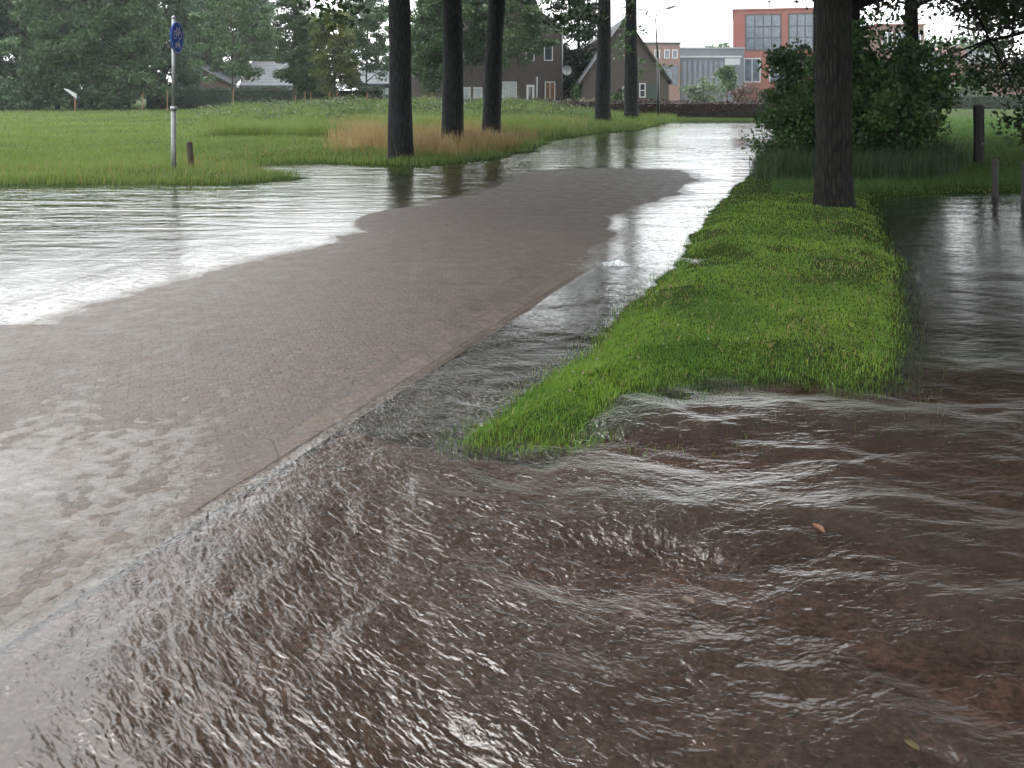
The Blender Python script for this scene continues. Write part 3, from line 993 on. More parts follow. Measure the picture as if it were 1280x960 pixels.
# field at the left
x, y = scatter(rg, 300000, 13.5, 85, -1.0, .22, 1.9)
m = keep(x, y, FIELD, -.05 + .2 * rg.random(len(x))) & (x < .2 * y)
x, y = x[m], y[m]
edge = np.exp(-np.maximum(sdist(x, y, FIELD), 0) / .8)
hh = rg.uniform(.06, .14, len(x)) * (1 + .6 * fbm(x * .4, y * .4)) * (1 + .9 * edge)
blades_obj('field_grass', rg, x, y, hh, rg.uniform(.006, .012, len(x)) * np.clip(y / 16, 1, 4), M['gr_field'], .5)
# brownish ripe stalks: along the water edge, along the field end, round the avenue trunks
x, y = scatter(rg, 90000, 13.5, 72, -1.0, .30, 1.5)
d = sdist(x, y, FIELD)
px_ = x / y * FOC + 640
dens = np.where(d < 1.4, .22, 0) * (px_ < 470) + .9 * ss(400, 500, px_) * ss(1.0, .2, np.abs(y - np.interp(px_, [420, 500, 566, 614, 700], [27, 24, 26, 29, 32])) / 7) + .35 * ss(57, 62, y) * ss(.1, .5, vnoise(x * .3, y * .3) + .3)
m = (d > .1) & (rg.random(len(x)) < dens) & (px_ < 735)
x, y = x[m], y[m]
pxx = x / y * FOC + 640
blades_obj('dry_grass', rg, x, y, rg.uniform(.18, .42, len(x)) * np.where(pxx > 470, 1.5, .7), rg.uniform(.006, .011, len(x)) * np.clip(y / 20, 1, 2.5), M['gr_dry'], .45)
x, y = scatter(rg, 46000, 19.5, 37, -.22, .10, 1.2)
pxx = x / y * FOC + 640
m = keep(x, y, FIELD, .35) & (rg.random(len(x)) < ss(395, 480, pxx) * ss(735, 680, pxx) * np.clip(.55 + .8 * vnoise(x * .6, y * .35), 0, 1))
x, y = x[m], y[m]
blades_obj('seed_grass', rg, x, y, rg.uniform(.25, .6, len(x)), rg.uniform(.010, .018, len(x)) * np.clip(y / 22, 1, 2), M['gr_dry'], .4)
# weeds on the mound
x, y = scatter(rg, 5200, 36, 58, -.36, .10, 1.2)
md = np.exp(-((x + 9.5) / 6.5) ** 2 - ((y - 45) / 7) ** 2) + .9 * np.exp(-((x + 1.0) / 7) ** 2 - ((y - 46) / 7) ** 2)
m = rg.random(len(x)) < md * 1.1
x, y = x[m], y[m]
cz = height(x, y)
pts = clump_points(rg, np.stack([x, y, cz + rg.uniform(.1, .45, len(x))], -1), rg.uniform(.18, .4, len(x)), 9, .7)
lv, lf = leaf_quads(rg, pts, .11)
tag(mesh_obj('weeds', lv, lf, M['weed']), kind='stuff')
# verge between hedge and avenue trunks
x, y = scatter(rg, 130000, 27, 58, -.36, .19, 1.2)
m = keep(x, y, FIELD, .15)
x, y = x[m], y[m]
blades_obj('roadside_grass', rg, x, y, rg.uniform(.15, .5, len(x)) * (1.1 + .7 * vnoise(x * .7, y * .5)), rg.uniform(.012, .022, len(x)), M['gr_field'], .5)
# lawn on the right and the rank grass under the bush
x, y = scatter(rg, 150000, 12.6, 80, .30, .75, 1.8)
m = keep(x, y, VERGE, .1)
x, y = x[m], y[m]
blades_obj('lawn_grass', rg, x, y, rg.uniform(.05, .12, len(x)), rg.uniform(.005, .010, len(x)) * np.clip(y / 14, 1, 4), M['gr_lawn'], .5)
x, y = scatter(rg, 30000, 13.8, 21, .27, .54, 1.3)
pq = x / y
m = keep(x, y, VERGE, .0) & (rg.random(len(x)) < ss(.27, .30, pq) * ss(.53, .47, pq) * ss(13.8, 15.5, y + rg.normal(0, .3, len(x))))
x, y = x[m], y[m]
blades_obj('rank_grass', rg, x, y, rg.uniform(.15, .55, len(x)), rg.uniform(.008, .014, len(x)), M['gr_rank'], .4)

# ---------------------------------------------------------------- sign, posts, lamp
X, Y = gp(217, 221)
o = thing('cycle_sign', 'round blue cycle path sign on a tall galvanised pole at the field edge', 'road sign', (X, Y, .1), 0)
MB().tube([(0, 0, -.4), (0, 0, 1.15)], .046, 14).build('lower_pole', M['galv_dark'], o, True)
MB().tube([(0, 0, 1.15), (0, 0, 2.83)], .033, 14).build('pole', M['galv'], o, True)
MB().tube([(0, 0, 1.13), (0, 0, 1.20)], .058, 14).build('collar', M['galv'], o, True)
MB().ball((0, 0, 2.835), .04, 10, 6).build('cap', M['galv'], o, True)
ZC, RR_ = 2.47, .30
disc = MB()
disc.add([(.055 + dx, RR_ * math.cos(2 * math.pi * k / 40), ZC + RR_ * math.sin(2 * math.pi * k / 40)) for dx in (0, .018) for k in range(40)],
         [tuple(range(40))[::-1], tuple(range(40, 80))] + [(k, (k + 1) % 40, 40 + (k + 1) % 40, 40 + k) for k in range(40)])
disc_o = disc.build('sign_plate', M['blue'], o)
for dz in (-.12, .12): MB().box(.028, .055, -.06, .06, ZC + dz - .02, ZC + dz + .02).build('bracket', M['galv_dark'], o)


def ring(mb, cy, cz, r, w, n=20, x0=.0755):
    vs, fs = [], []
    for k in range(n):
        a = 2 * math.pi * k / n
        for q in (r - w / 2, r + w / 2): vs.append((x0, cy + q * math.cos(a), cz + q * math.sin(a)))
    for k in range(n):
        j = (k + 1) % n
        fs.append((2 * k, 2 * k + 1, 2 * j + 1, 2 * j))
    mb.add(vs, fs)


def bar(mb, a, b, w=.016, x0=.0755):
    (y0, z0), (y1, z1) = a, b
    L = math.hypot(y1 - y0, z1 - z0)
    ny, nz = -(z1 - z0) / L * w / 2, (y1 - y0) / L * w / 2
    mb.add([(x0, y0 + ny, z0 + nz), (x0, y0 - ny, z0 - nz), (x0, y1 - ny, z1 - nz), (x0, y1 + ny, z1 + nz)], [(0, 1, 2, 3)])


pic = MB()
bz = ZC + .045                              # bicycle above
ring(pic, -.115, bz, .068, .018)
ring(pic, .115, bz, .068, .018, x0=.0757)
for a, b_ in [((-.115, bz), (-.04, bz + .115)), ((-.115, bz), (-.005, bz)), ((-.005, bz), (-.045, bz + .13)), ((-.005, bz), (.075, bz + .10)), ((-.04, bz + .10), (.075, bz + .105)),
              ((.115, bz), (.068, bz + .15)), ((.068, bz + .15), (.10, bz + .155)), ((-.075, bz + .135), (-.02, bz + .135))]: bar(pic, a, b_, x0=.0759)
mz = ZC - .155                              # moped below
ring(pic, -.075, mz, .034, .016)
ring(pic, .085, mz, .034, .016)
for a, b_ in [((-.075, mz + .01), (.03, mz + .005)), ((-.085, mz + .045), (-.005, mz + .05)), ((.03, mz + .005), (.06, mz + .085)), ((.085, mz), (.055, mz + .095)), ((.035, mz + .092), (.07, mz + .10))]: bar(pic, a, b_, .022, .0759)
pic.build('pictogram', M['white'], disc_o)
rim = MB()
ring(rim, 0, ZC, .285, .012, 40)
rim.build('rim_line', M['white'], disc_o)

X, Y = gp(240, 219)
mb = MB().tube([(-.02, 0, -.3), (0, 0, .0), (-.055, 0, .52), (-.058, 0, .55)], [.055, .052, .058, .045], 7)
tag(mb.build('marker_post', M['post_brown']), 'short dark leaning wooden post beside the cycle sign pole', 'post').location = (X, Y, .08)
X, Y = gp(1223, 212)
o = thing('gate_post', 'tall thick dark wooden post standing on the right lawn', 'post', (X, Y, .06))
MB().tube([(0, 0, -.3), (.01, 0, .6), (0, 0, 1.22), (0, 0, 1.25)], [.105, .10, .105, .085], 9).build('post', M['post'], o)
MB().ball((.02, -.108, .47), .022, 6, 4).build('staple', M['galv'], o)
for (px, py, hh, lab) in [(1244, 245, .56, 'short dark post at the water edge of the right lawn'), (1281, 256, .60, 'short dark post beside the flooded cycle path, cut by the frame edge')]:
    X, Y = gp(px, py)
    mb = MB().tube([(0, 0, -.3), (0, 0, hh - .03), (0, 0, hh)], [.052, .05, .035], 8)
    mb.tube([(.03, 0, hh - .06), (.10, 0, hh - .05)], [.015, .012], 6)
    tag(mb.build('path_post', M['post']), lab, 'post', 'short posts along the cycle path').location = (X, Y, 0)

X, Y = wx(823, 47), 47.0
o = thing('street_lamp', 'dark street lamp with a curved arm beside the far avenue tree', 'street lamp', (X, Y, .1))
MB().tube([(0, 0, -.3), (0, 0, 1.2), (-.03, 0, 3.3)], [.085, .08, .06], 10).build('lower_pole', M['black'], o, True)
MB().tube([(-.03, 0, 3.3), (-.13, 0, 5.0), (-.15, 0, 5.45), (-.08, 0, 5.75), (.15, 0, 5.92), (.45, 0, 5.99)], [.055, .042, .038, .034, .03, .028], 10).build('arm', M['galv_dark'], o, True)
hd = MB().add([(.40, -.09, 5.96), (.95, -.07, 6.13), (.95, .07, 6.13), (.40, .09, 5.96), (.40, -.07, 6.05), (.93, -.04, 6.21), (.93, .04, 6.21), (.40, .07, 6.05)],
              [(0, 3, 2, 1), (4, 5, 6, 7), (0, 1, 5, 4), (1, 2, 6, 5), (2, 3, 7, 6), (3, 0, 4, 7)]).build('lamp_head', M['galv_dark'], o)
MB().add([(.50, -.055, 5.985), (.90, -.045, 6.108), (.90, .045, 6.108), (.50, .055, 5.985), (.52, -.04, 5.95), (.88, -.03, 6.07), (.88, .03, 6.07), (.52, .04, 5.95)],
         [(0, 3, 2, 1), (4, 5, 6, 7), (0, 1, 5, 4), (1, 2, 6, 5), (2, 3, 7, 6), (3, 0, 4, 7)]).build('lens', M['lamp_lens'], hd)

Y = 66.0
o = thing('sheeted_post', 'wooden post carrying a slanting white sheet at the edge of the wood', 'post', (wx(94, Y), Y, .1))
MB().tube([(0, 0, -.2), (0, 0, 1.5)], .05, 7).build('post', M['stake'], o)
MB().add([(-.85, -.06, 1.75), (.10, -.06, 1.02), (.12, -.06, 1.32), (-.55, -.06, 1.68), (-.85, .0, 1.78), (.10, .03, 1.05), (.12, .03, 1.35), (-.55, .02, 1.71)],
         [(0, 1, 2, 3), (7, 6, 5, 4), (0, 4, 5, 1), (1, 5, 6, 2), (2, 6, 7, 3), (3, 7, 4, 0)]).build('sheet', M['tarp'], o)

# ---------------------------------------------------------------- buildings
def window(parent, x0, x1, z0, z1, y, frame, glass, nx=1, nz=1, fw=.07, name='window'):
    """frame proud of the wall face at y (facing the viewer), glass set inside it"""
    f = MB()
    f.box(x0, x1, y - .05, y + .02, z1 - fw, z1).box(x0, x1, y - .05, y + .02, z0, z0 + fw)
    f.box(x0, x0 + fw, y - .05, y + .02, z0 + fw, z1 - fw).box(x1 - fw, x1, y - .05, y + .02, z0 + fw, z1 - fw)
    ix, iz = (x1 - x0 - 2 * fw), (z1 - z0 - 2 * fw)
    for k in range(1, nx):
        c = x0 + fw + ix * k / nx
        f.box(c - fw * .4, c + fw * .4, y - .045, y + .02, z0 + fw, z1 - fw)
    for k in range(1, nz):
        c = z0 + fw + iz * k / nz
        f.box(x0 + fw, x1 - fw, y - .042, y + .02, c - fw * .4, c + fw * .4)
    fo = f.build(name, frame, parent)
    MB().box(x0 + fw, x1 - fw, y - .02, y + .03, z0 + fw, z1 - fw).build('pane', glass, fo)
    return fo


def gable(name, label, cat, pxl, pxr, Y, depth, eave_l, eave_r, apex_px, apex_py, wall, roof, over=.25, verge=None):
    X0, X1, XA = wx(pxl, Y), wx(pxr, Y), wx(apex_px, Y)
    c = (X0 + X1) / 2
    o = thing(name, label, cat, (c, Y, 0))
    x0, x1, xa = X0 - c, X1 - c, XA - c
    zl, zr, za = wz(eave_l, Y), wz(eave_r, Y), wz(apex_py, Y)
    MB().prism_y([(x0, -.1), (x1, -.1), (x1, zr), (xa, za), (x0, zl)], 0, depth).build('wall', wall, o)
    th = .16
    r = MB()
    sl, sr = (za - zl) / (xa - x0), (za - zr) / (x1 - xa)
    r.prism_y([(x0 - over, zl - over * sl + .01), (xa, za + .01), (xa, za + th), (x0 - over, zl - over * sl + th)], -.15, depth + .15)
    r.prism_y([(xa + .002, za + .01), (x1 + over, zr - over * sr + .01), (x1 + over, zr - over * sr + th), (xa + .002, za + th)], -.15, depth + .15)
    ro = r.build('roof', roof, o)
    if verge:
        v = MB()
        v.prism_y([(x0 - over, zl - over * sl - .05), (xa, za - .06), (xa, za + th + .02), (x0 - over, zl - over * sl + th + .02)], -.19, -.152)
        v.prism_y([(xa + .002, za - .06), (x1 + over, zr - over * sr - .05), (x1 + over, zr - over * sr + th + .02), (xa + .002, za + th + .02)], -.19, -.152)
        v.build('verge_board', verge, ro)
    return o, c, (x0, x1, zl, zr, za, xa)


# brown brick house behind the avenue trunks
Y = 64.0
o, c, g_ = gable('brick_house', 'two-storey brown brick house with white windows behind the avenue trunks', 'house', 514, 704, Y, 9, 36, 36, 609, -28, M['br_brown'], M['rf_brown'], .3)
W = lambda a, b, t, d, **k: window(o, wx(a, Y) - c, wx(b, Y) - c, wz(d, Y), wz(t, Y), 0, k.pop('frame', M['white']), k.pop('glass', M['gl_dark']), **k)
W(579, 596, 62, 76)
W(577, 603, 109, 133, glass=M['curtain'], nx=3, fw=.10)
W(625, 646, 102, 131, glass=M['curtain'], nx=2)
W(657, 668, 60, 76)
W(680, 691, 55, 76)
W(529, 543, 60, 76)
dr = W(658, 668, 106, 134, name='door', glass=M['gl_dark'], fw=.16)
W(681, 694, 102, 130, glass=M['oak'], nx=2)
MB().tube([(g_[1] - .06, -.07, 0), (g_[1] - .06, -.07, g_[3] - .1)], .05, 8).build('drainpipe', M['galv_dark'], o, True)
MB().box(-1.0, -.3, 4, 4.7, g_[4] - .5, g_[4] + 1.0).build('chimney', M['br_brown'], [k for k in o.children if k.name.startswith('roof')][0])
d = MB()
for j in range(5):
    pass
dsh = thing('satellite_dish', 'pale round satellite dish fixed to the corner of the brown brick house', 'satellite dish', (wx(708, 63.6), 63.6, wz(88, 63.6)))
db = MB()
vs, fs = [], []
for j in range(5):
    r_ = .34 * j / 4
    for k in range(18):
        a = 2 * math.pi * k / 18
        vs.append((r_ * math.cos(a) + .02, -.25 + .28 * (j / 4) ** 2 * -.35 , r_ * 1.05 * math.sin(a)))
for j in range(4):
    for k in range(18): fs.append((j * 18 + k, j * 18 + (k + 1) % 18, (j + 1) * 18 + (k + 1) % 18, (j + 1) * 18 + k))
db.add(vs, fs)
db.build('dish', M['conc'], dsh, True)
MB().tube([(-.22, .3, -.1), (-.1, 0, -.05), (0, -.22, 0)], .03, 6).build('bracket', M['galv_dark'], dsh)
MB().tube([(0, -.3, -.4), (0, -.75, -.1), (0, -.8, 0)], [.02, .02, .04], 6).build('feed_arm', M['galv_dark'], dsh)
tag(MB().tube([(0, 0, -.2), (0, 0, 2.5)], .06, 8).build('grey_pole', M['galv_dark'], None, True), 'thin grey pole standing before the white door of the brick house', 'pole').location = (wx(671, 57), 57, .1)

# steep gabled barn
Y = 60.0
o, c, g_ = gable('gabled_barn', 'steep gabled brick barn right of the far avenue trunks', 'barn', 729, 836, Y, 10, 100, 100, 782, 24, M['br_barn'], M['rf_grey'], .2, M['rf_brown'])
window(o, wx(799, Y) - c, wx(807, Y) - c, wz(122, Y), wz(104, Y), 0, M['white'], M['gl_dark'], 1, 2)
window(o, wx(778, Y) - c, wx(785, Y) - c, wz(126, Y), wz(108, Y), 0, M['white'], M['gl_dark'])
window(o, wx(809, Y) - c, wx(824, Y) - c, wz(136, Y), wz(106, Y), 0, M['green_pt'], M['green_pt'], 2, 1, .1, 'door')
Y = 72.0
o, c, g_ = gable('far_barn', 'grey roofed barn showing left of the steep gable with a white verge board', 'barn', 690, 815, Y, 9, 84, 84, 778, 28, M['br_barn'], M['rf_pale'], .2, M['white'])

# bungalow behind the clipped hedge: brick gable and two roof wings
Y = 90.0
o, c, g_ = gable('bungalow', 'low brick bungalow with a dark gabled roof behind the clipped hedge', 'bungalow', 214, 288, Y, 8, 106, 106, 238, 80, M['br_tan'], M['rf_grey'], .5, M['rf_brown'])
window(o, wx(217, Y) - c, wx(250, Y) - c, wz(115, Y), wz(99, Y), 0, M['rf_brown'], M['gl_dark'], 3, 1)


def side_roof(name, lab, pxl, pxr, Y, depth, eave_py, ridge_py, mat, wall, verge=True, slant=0):
    X0, X1 = wx(pxl, Y), wx(pxr, Y)
    c = (X0 + X1) / 2
    o = thing(name, lab, 'house', (c, Y, 0))
    ze, zr = wz(eave_py, Y), wz(ridge_py, Y + depth / 2)
    MB().prism_x([(0, -.1), (depth, -.1), (depth, ze), (depth / 2, zr), (0, ze)], X0 - c, X1 - c).build('wall', wall, o)
    r = MB()
    sl = (zr - ze) / (depth / 2)
    r.prism_x([(-.4, ze - .4 * sl + .01), (depth / 2, zr + .01), (depth / 2, zr + .17), (-.4, ze - .4 * sl + .17)], X0 - c - .3, X1 - c + .3)
    r.prism_x([(depth / 2 + .002, zr + .01), (depth + .4, ze - .4 * sl + .01), (depth + .4, ze - .4 * sl + .17), (depth / 2 + .002, zr + .17)], X0 - c - .3, X1 - c + .3)
    ro = r.build('roof', mat, o)
    if verge:
        MB().prism_x([(-.42, ze - .42 * sl - .05), (depth / 2, zr - .05), (depth / 2, zr + .22), (-.42, ze - .42 * sl + .22)], X0 - c - .55, X0 - c - .302).build('verge_board', M['white'], ro)
    return o, c


side_roof('roof_wing', 'long grey tiled house roof behind the wide young tree', 262, 322, 93, 9, 103, 79, M['rf_grey'], M['br_tan'], False)
o, c = side_roof('garden_house', 'pale slate roofed house with a white verge beside the narrow young tree', 304, 384, 88, 8, 106, 79, M['rf_pale'], M['br_tan'])
o, c = side_roof('shed', 'pale slate roofed outhouse just left of the nearest avenue trunk', 448, 506, 84, 7, 104, 82, M['rf_pale'], M['br_brown'])
window(o, wx(478, 84) - c, wx(488, 84) - c, wz(118, 84), wz(110, 84), 0, M['white'], M['curtain'])


def block(name, lab, pxl, pxr, Y, depth, top_py, mat, cop=None, rz=0, base=None):
    X0, X1 = wx(pxl, Y), wx(pxr, Y)
    c = (X0 + X1) / 2
    o = thing(name, lab, 'building', (c, Y, 0), rz)
    zt = wz(top_py, Y)
    zb = -.1 if base is None else wz(base, Y)
    MB().box(X0 - c, X1 - c, 0, depth, zb, zt).build('wall', mat, o)
    MB().box(X0 - c - .12, X1 - c + .12, -.12, depth + .12, zt + .003, zt + .25).build('roof_edge', cop or M['conc'], o)
    return o, c


# orange brick block
Y = 130.0
o, c = block('brick_block', 'orange brick block with large blue-grey windows at the road end', 918, 1040, Y, 16, 12, M['br_orange'], M['br_orange'], R(-14.5))
window(o, wx(933, Y) - c, wx(977, Y) - c, wz(63, Y), wz(17, Y), 0, M['black'], M['gl_blue'], 4, 3, .2)
window(o, wx(931, Y) - c, wx(952, Y) - c, wz(103, Y), wz(72, Y), 0, M['conc'], M['gl_blue'], 2, 1, .2)
window(o, wx(985, Y) - c, wx(1025, Y) - c, wz(63, Y), wz(17, Y), 0, M['black'], M['gl_blue'], 4, 3, .2)
window(o, wx(962, Y) - c, wx(983, Y) - c, wz(103, Y), wz(72, Y), 0, M['conc'], M['gl_blue'], 2, 1, .2)
Y = 125.0
o, c = block('brick_block', 'second brick block glimpsed through the boughs behind the big trunk', 1098, 1155, Y, 14, 32, M['br_tan'], M['br_orange'])
for a in (1102, 1120, 1137):
    window(o, wx(a, Y) - c, wx(a + 14, Y) - c, wz(62, Y), wz(40, Y), 0, M['white'], M['gl_blue'], 2, 1, .15)
    window(o, wx(a, Y) - c, wx(a + 14, Y) - c, wz(100, Y), wz(78, Y), 0, M['white'], M['gl_blue'], 2, 1, .15)
# pinkish brick block behind the lamp
Y = 112.0
o, c = block('pink_block', 'pinkish brick block with rows of windows behind the street lamp', 800, 850, Y, 12, 55, M['br_pink'], M['rf_grey'])
for a in (806, 818, 830, 840):
    window(o, wx(a, Y) - c, wx(a + 7, Y) - c, wz(73, Y), wz(62, Y), 0, M['white'], M['gl_blue'], 1, 1, .1)
window(o, wx(803, Y) - c, wx(848, Y) - c, wz(106, Y), wz(82, Y), 0, M['grey_clad'], M['gl_blue'], 7, 1, .12, 'glazing')
# grey flat roofed block
Y = 118.0
o, c = block('flat_block', 'flat roofed grey glazed block with a pale upper band, left of the orange block', 851, 926, Y, 14, 72, M['grey_clad'], M['conc'])
for k in range(8):
    a = 853 + k * 6.6
    window(o, wx(a, Y) - c, wx(a + 5.4, Y) - c, wz(108, Y), wz(76, Y), 0, M['grey_clad'], M['gl_blue'], 1, 2, .1)
MB().box(wx(906, Y) - c, wx(925, Y) - c, -.06, -.004, wz(81, Y), wz(73, Y)).build('panel', M['conc'], o)
o, c = block('roof_storey', 'long grey upper storey beyond the pale band of the flat block', 846, 930, 126, 8, 61, M['grey_clad'], M['galv_dark'])

# houses behind the lawn
Y = 104.0
o, c, g_ = gable('grey_roof_house', 'small house with a grey roof behind the warning sign', 'house', 1150, 1187, Y, 8, 92, 92, 1166, 62, M['br_orange'], M['rf_grey'], .3)
side_roof('grey_house', 'grey roofed terrace house left of the pinkish gable', 1160, 1190, 100, 8, 96, 66, M['rf_grey'], M['br_tan'], False)
Y = 102.0
o, c = block('pink_gable', 'narrow pinkish brick house end with a rounded top beside the warning sign', 1186, 1206, Y, 8, 68, M['br_pink'], M['br_pink'])
mb = MB()
mb.prism_y([(wx(1186, Y) - c + (wx(1206, Y) - wx(1186, Y)) * (.5 - .5 * math.cos(math.pi * k / 12)), wz(68, Y) + .26 + .75 * math.sin(math.pi * k / 12)) for k in range(13)], 0, 8)
mb.build('curved_roof', M['br_pink'], o)
window(o, -.35, .35, 2.6, 3.6, 0, M['white'], M['gl_dark'])
Y = 128.0
o, c = block('white_block', 'white walled flat building beyond the small tree behind the lawn', 1203, 1246, Y, 12, 65, M['conc'], M['grey_clad'])
window(o, wx(1222, Y) - c, wx(1242, Y) - c, wz(82, Y), wz(75, Y), 0, M['white'], M['gl_blue'], 4, 1, .1)
Y = 106.0
o, c = block('pale_terrace', 'pale pinkish terrace wall behind the lawn hedge', 1207, 1300, Y, 9, 79, M['br_pink'], M['conc'])
for a in (1224, 1240, 1256, 1272):
    window(o, wx(a, Y) - c, wx(a + 7, Y) - c, wz(98, Y), wz(86, Y), 0, M['white'], M['gl_dark'], 1, 1, .1)

Y = 84.0
o = thing('warning_sign', 'red and white triangular warning sign beyond the lawn hedge', 'road sign', (wx(1187, Y), Y, .1))
MB().tube([(0, 0, -.2), (0, 0, 3.9)], .04, 8).build('pole', M['galv'], o)
zb, zt, hw = wz(97, Y), wz(84, Y), .58
pl = MB().prism_y([(-hw, zb), (hw, zb), (0, zt)], -.07, -.045).build('sign_plate', M['red'], o)
MB().prism_y([(-hw * .52, zb + .16), (hw * .52, zb + .16), (0, zt - .36)], -.078, -.0715).build('sign_face', M['white'], pl)


def car(lab, px, Y, rz, paint):
    o = thing('parked_car', lab, 'car', (wx(px, Y), Y, .12), rz, 'cars parked beyond the lawn hedge')
    prof = [(-2.0, .35), (2.0, .35), (2.05, .75), (1.2, .92), (.65, 1.42), (-1.0, 1.45), (-1.85, .98), (-2.05, .8)]
    MB().prism_y(prof, -.82, .82).build('body', paint, o)
    gl = MB()
    gl.prism_y([(-.95, .95), (.95, .95), (.6, 1.36), (-.9, 1.38)], -.828, -.821)
    gl.build('side_window', M['gl_dark'], o)
    for sx in (-1.25, 1.3):
        for sy in (-.80, .62):
            n = 14
            w = MB().add([(sx + .32 * math.cos(2 * math.pi * k / n), sy + d_, .32 + .32 * math.sin(2 * math.pi * k / n)) for d_ in (-.05, .2) for k in range(n)],
                         [tuple(range(n)), tuple(range(2 * n - 1, n - 1, -1))] + [(k, n + k, n + (k + 1) % n, (k + 1) % n) for k in range(n)])
            w.build('wheel', M['tyre'], o)
    return o


car('silver car parked beyond the lawn hedge under the warning sign', 1188, 88, .1, M['car_s'])
car('dark car parked beyond the lawn hedge, nearer than the silver one', 1196, 82, .3, M['car_d'])

# ---------------------------------------------------------------- small things in the water
rg = np.random.default_rng(15)
sp = MB()
x, y = scatter(rg, 2600, 2.0, 34, -.62, .62, 1.45)
hz = height(x, y)
m = hz < -.004
for a, b_, k in zip(x[m], y[m], rg.random(m.sum())):
    if k < .5 + .45 * (b_ < 6.5): continue
    s = (.1 + k * .6) * min(1.4, max(.2, b_ / 10))
    sp.tube([(a, b_, -.004), (a + .001, b_, .006 * s), (a, b_ + .001, .017 * s)], [.006 * s, .0022 * s, .001], 5)
    if k > .6 and b_ > 5: sp.ball((a + .004 * s, b_, .026 * s), .0026 * s, 5, 4)
tag(sp.build('rain_splashes', M['splash'], None, True), kind='stuff')
X, Y = gp(772, 331)
fm = MB()
for k in range(70):
    a, r_ = rg.uniform(0, 6.28), abs(rg.normal(0, .055))
    fm.ball((X + 1.7 * r_ * math.cos(a), Y + r_ * math.sin(a), .03 * math.exp(-(r_ / .06) ** 2) * rg.uniform(.5, 1.1)), rg.uniform(.004, .012), 7, 5)
for k in range(60):
    fm.ball((X + rg.normal(.05, .16), Y + rg.normal(0, .06), .001), rg.uniform(.004, .009), 6, 4, .5)
fo = fm.build('bubbling_water', M['splash'], None, True)
tag(fo, kind='stuff')

for i, (px, py, mk, s, lab) in enumerate([(822, 344, 'y', .05, 'yellow leaf at the road edge of the verge'), (1053, 343, 'o', .045, 'orange leaf lying in the middle of the verge grass'),
                                          (1140, 934, 'y', .035, 'small yellow leaf afloat in the nearest water'), (860, 752, 'b', .06, 'brown leaf under the rippled near water'),
                                          (1023, 661, 'o', .055, 'orange-brown leaf drifting in the side road flood'), (748, 607, 'b', .05, 'brown leaf below the point of the verge')]):
    X, Y = gp(px, py)
    z = max(0.004, float(height(np.array([X]), np.array([Y]))[0]) + (.05 if py < 400 else 0))
    pts = [(0, -.5), (.22, -.25), (.3, .05), (.18, .32), (0, .55), (-.18, .32), (-.3, .05), (-.22, -.25)]
    b = MB()
    b.add([(a * s, c * s, .006 * (abs(a) * 3)) for a, c in pts] + [(0, 0, .0)] + [(a * s, c * s, .006 * (abs(a) * 3) - .0015) for a, c in pts] + [(0, 0, -.0015)],
          [(k, (k + 1) % 8, 8) for k in range(8)] + [((k + 1) % 8 + 9, k + 9, 17) for k in range(8)] + [(k, k + 9, (k + 1) % 8 + 9, (k + 1) % 8) for k in range(8)])
    lo = b.build('fallen_leaf', M['leaf_' + mk])
    tag(lo, lab, 'leaf', 'fallen leaves')
    lo.location = (X, Y, z)
    lo.rotation_euler = (rg.uniform(-.2, .2), rg.uniform(-.2, .2), rg.uniform(0, 6))

# ---------------------------------------------------------------- rain haze
hz = MB().box(-160, 160, -14, 215, -1.2, 32)
t = NT('rain_haze')
pv = t.n('ShaderNodeVolumePrincipled', {'Color': (.86, .92, .95, 1), 'Density': .00028, 'Anisotropy': .1})
t.t.links.new(pv.outputs[0], t.out.inputs['Volume'])
tag(hz.build('haze', t.m), kind='stuff')

# ---------------------------------------------------------------- sky, sun, camera
w = bpy.data.worlds.new('World')
scene.world = w
w.use_nodes = True
nt = w.node_tree
nt.nodes.clear()
SUN_EL, SUN_AZ = R(58), R(-40)
sky = nt.nodes.new('ShaderNodeTexSky')
sky.sky_type = 'NISHITA'
sky.sun_disc = False
sky.sun_elevation = SUN_EL
sky.sun_rotation = SUN_AZ
sky.dust_density = 6
hsv = nt.nodes.new('ShaderNodeHueSaturation')
hsv.inputs['Saturation'].default_value = .25
nt.links.new(sky.outputs[0], hsv.inputs['Color'])
tc = nt.nodes.new('ShaderNodeTexCoord')
sp_ = nt.nodes.new('ShaderNodeSeparateXYZ')
nt.links.new(tc.outputs['Generated'], sp_.inputs[0])
mr = nt.nodes.new('ShaderNodeMapRange')
mr.inputs['From Min'].default_value = 0
mr.inputs['From Max'].default_value = 1
mr.inputs['To Min'].default_value = 6.5
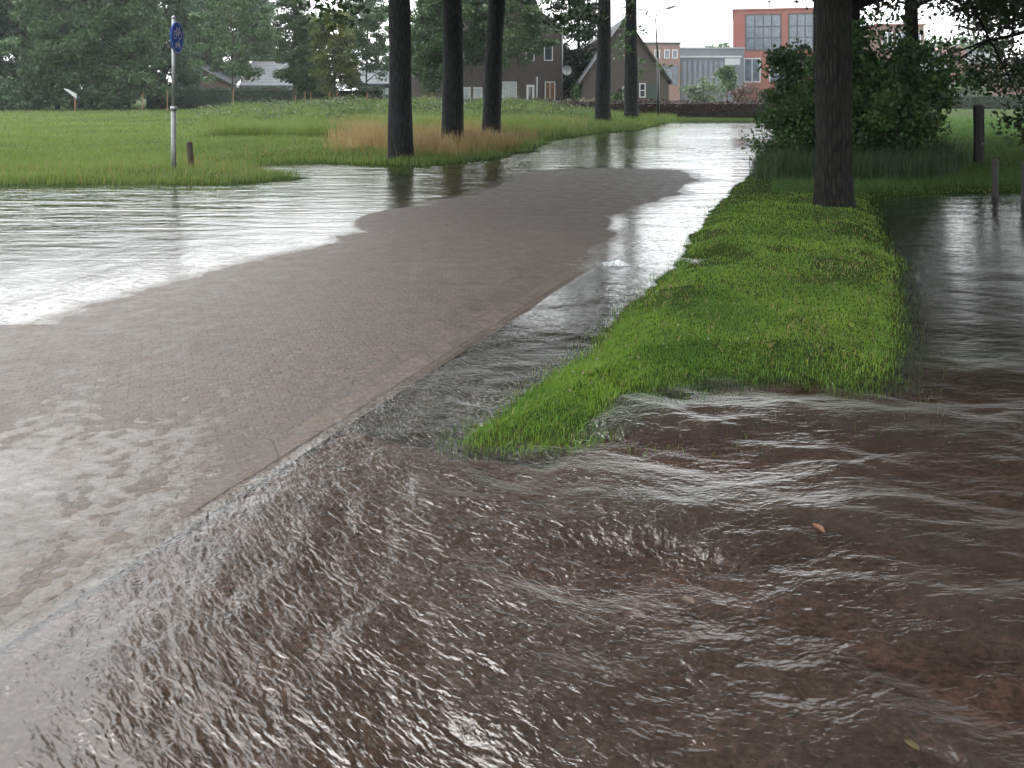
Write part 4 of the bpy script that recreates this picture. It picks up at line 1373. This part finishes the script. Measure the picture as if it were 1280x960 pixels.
mr.inputs['To Max'].default_value = 8.0
nt.links.new(sp_.outputs[2], mr.inputs['Value'])
cl = nt.nodes.new('ShaderNodeMix')
cl.data_type = 'RGBA'
cl.blend_type = 'MULTIPLY'
cl.inputs[0].default_value = 1
cl.inputs[6].default_value = (.95, .985, 1, 1)
nt.links.new(mr.outputs[0], cl.inputs[7])
mx = nt.nodes.new('ShaderNodeMix')
mx.data_type = 'RGBA'
mx.inputs[0].default_value = .75
nt.links.new(hsv.outputs[0], mx.inputs[6])
nt.links.new(cl.outputs[2], mx.inputs[7])
bg = nt.nodes.new('ShaderNodeBackground')
bg.inputs['Strength'].default_value = .12
nt.links.new(mx.outputs[2], bg.inputs['Color'])
wo = nt.nodes.new('ShaderNodeOutputWorld')
nt.links.new(bg.outputs[0], wo.inputs['Surface'])

sl_ = bpy.data.lights.new('sun', 'SUN')
sl_.energy = .6
sl_.angle = R(25)
sl_.color = (1, .97, .93)
so = bpy.data.objects.new('sun', sl_)
COL.objects.link(so)
sd = Vector((math.sin(SUN_AZ) * math.cos(SUN_EL), math.cos(SUN_AZ) * math.cos(SUN_EL), math.sin(SUN_EL)))
so.rotation_euler = sd.to_track_quat('Z', 'Y').to_euler()
so.location = (0, 0, 60)

cd = bpy.data.cameras.new('camera')
cd.sensor_fit = 'HORIZONTAL'
cd.sensor_width = 36
cd.lens = FOC / 1280 * 36
cd.shift_y = -(480 - HOR) / 1280
cd.clip_start = .05
cd.clip_end = 4000
co = bpy.data.objects.new('camera', cd)
COL.objects.link(co)
co.location = (0, 0, EYE)
co.rotation_euler = (R(90), 0, 0)
scene.camera = co

scene.render.engine = 'CYCLES'
cy = scene.cycles
cy.max_bounces = 6
cy.diffuse_bounces = 3
cy.glossy_bounces = 3
cy.transmission_bounces = 4
cy.transparent_max_bounces = 12
cy.volume_bounces = 0
cy.caustics_reflective = False
cy.use_denoising = True
scene.view_settings.view_transform = 'Standard'
scene.view_settings.look = 'None'
scene.view_settings.gamma = 1
scene.view_settings.exposure = 2.5
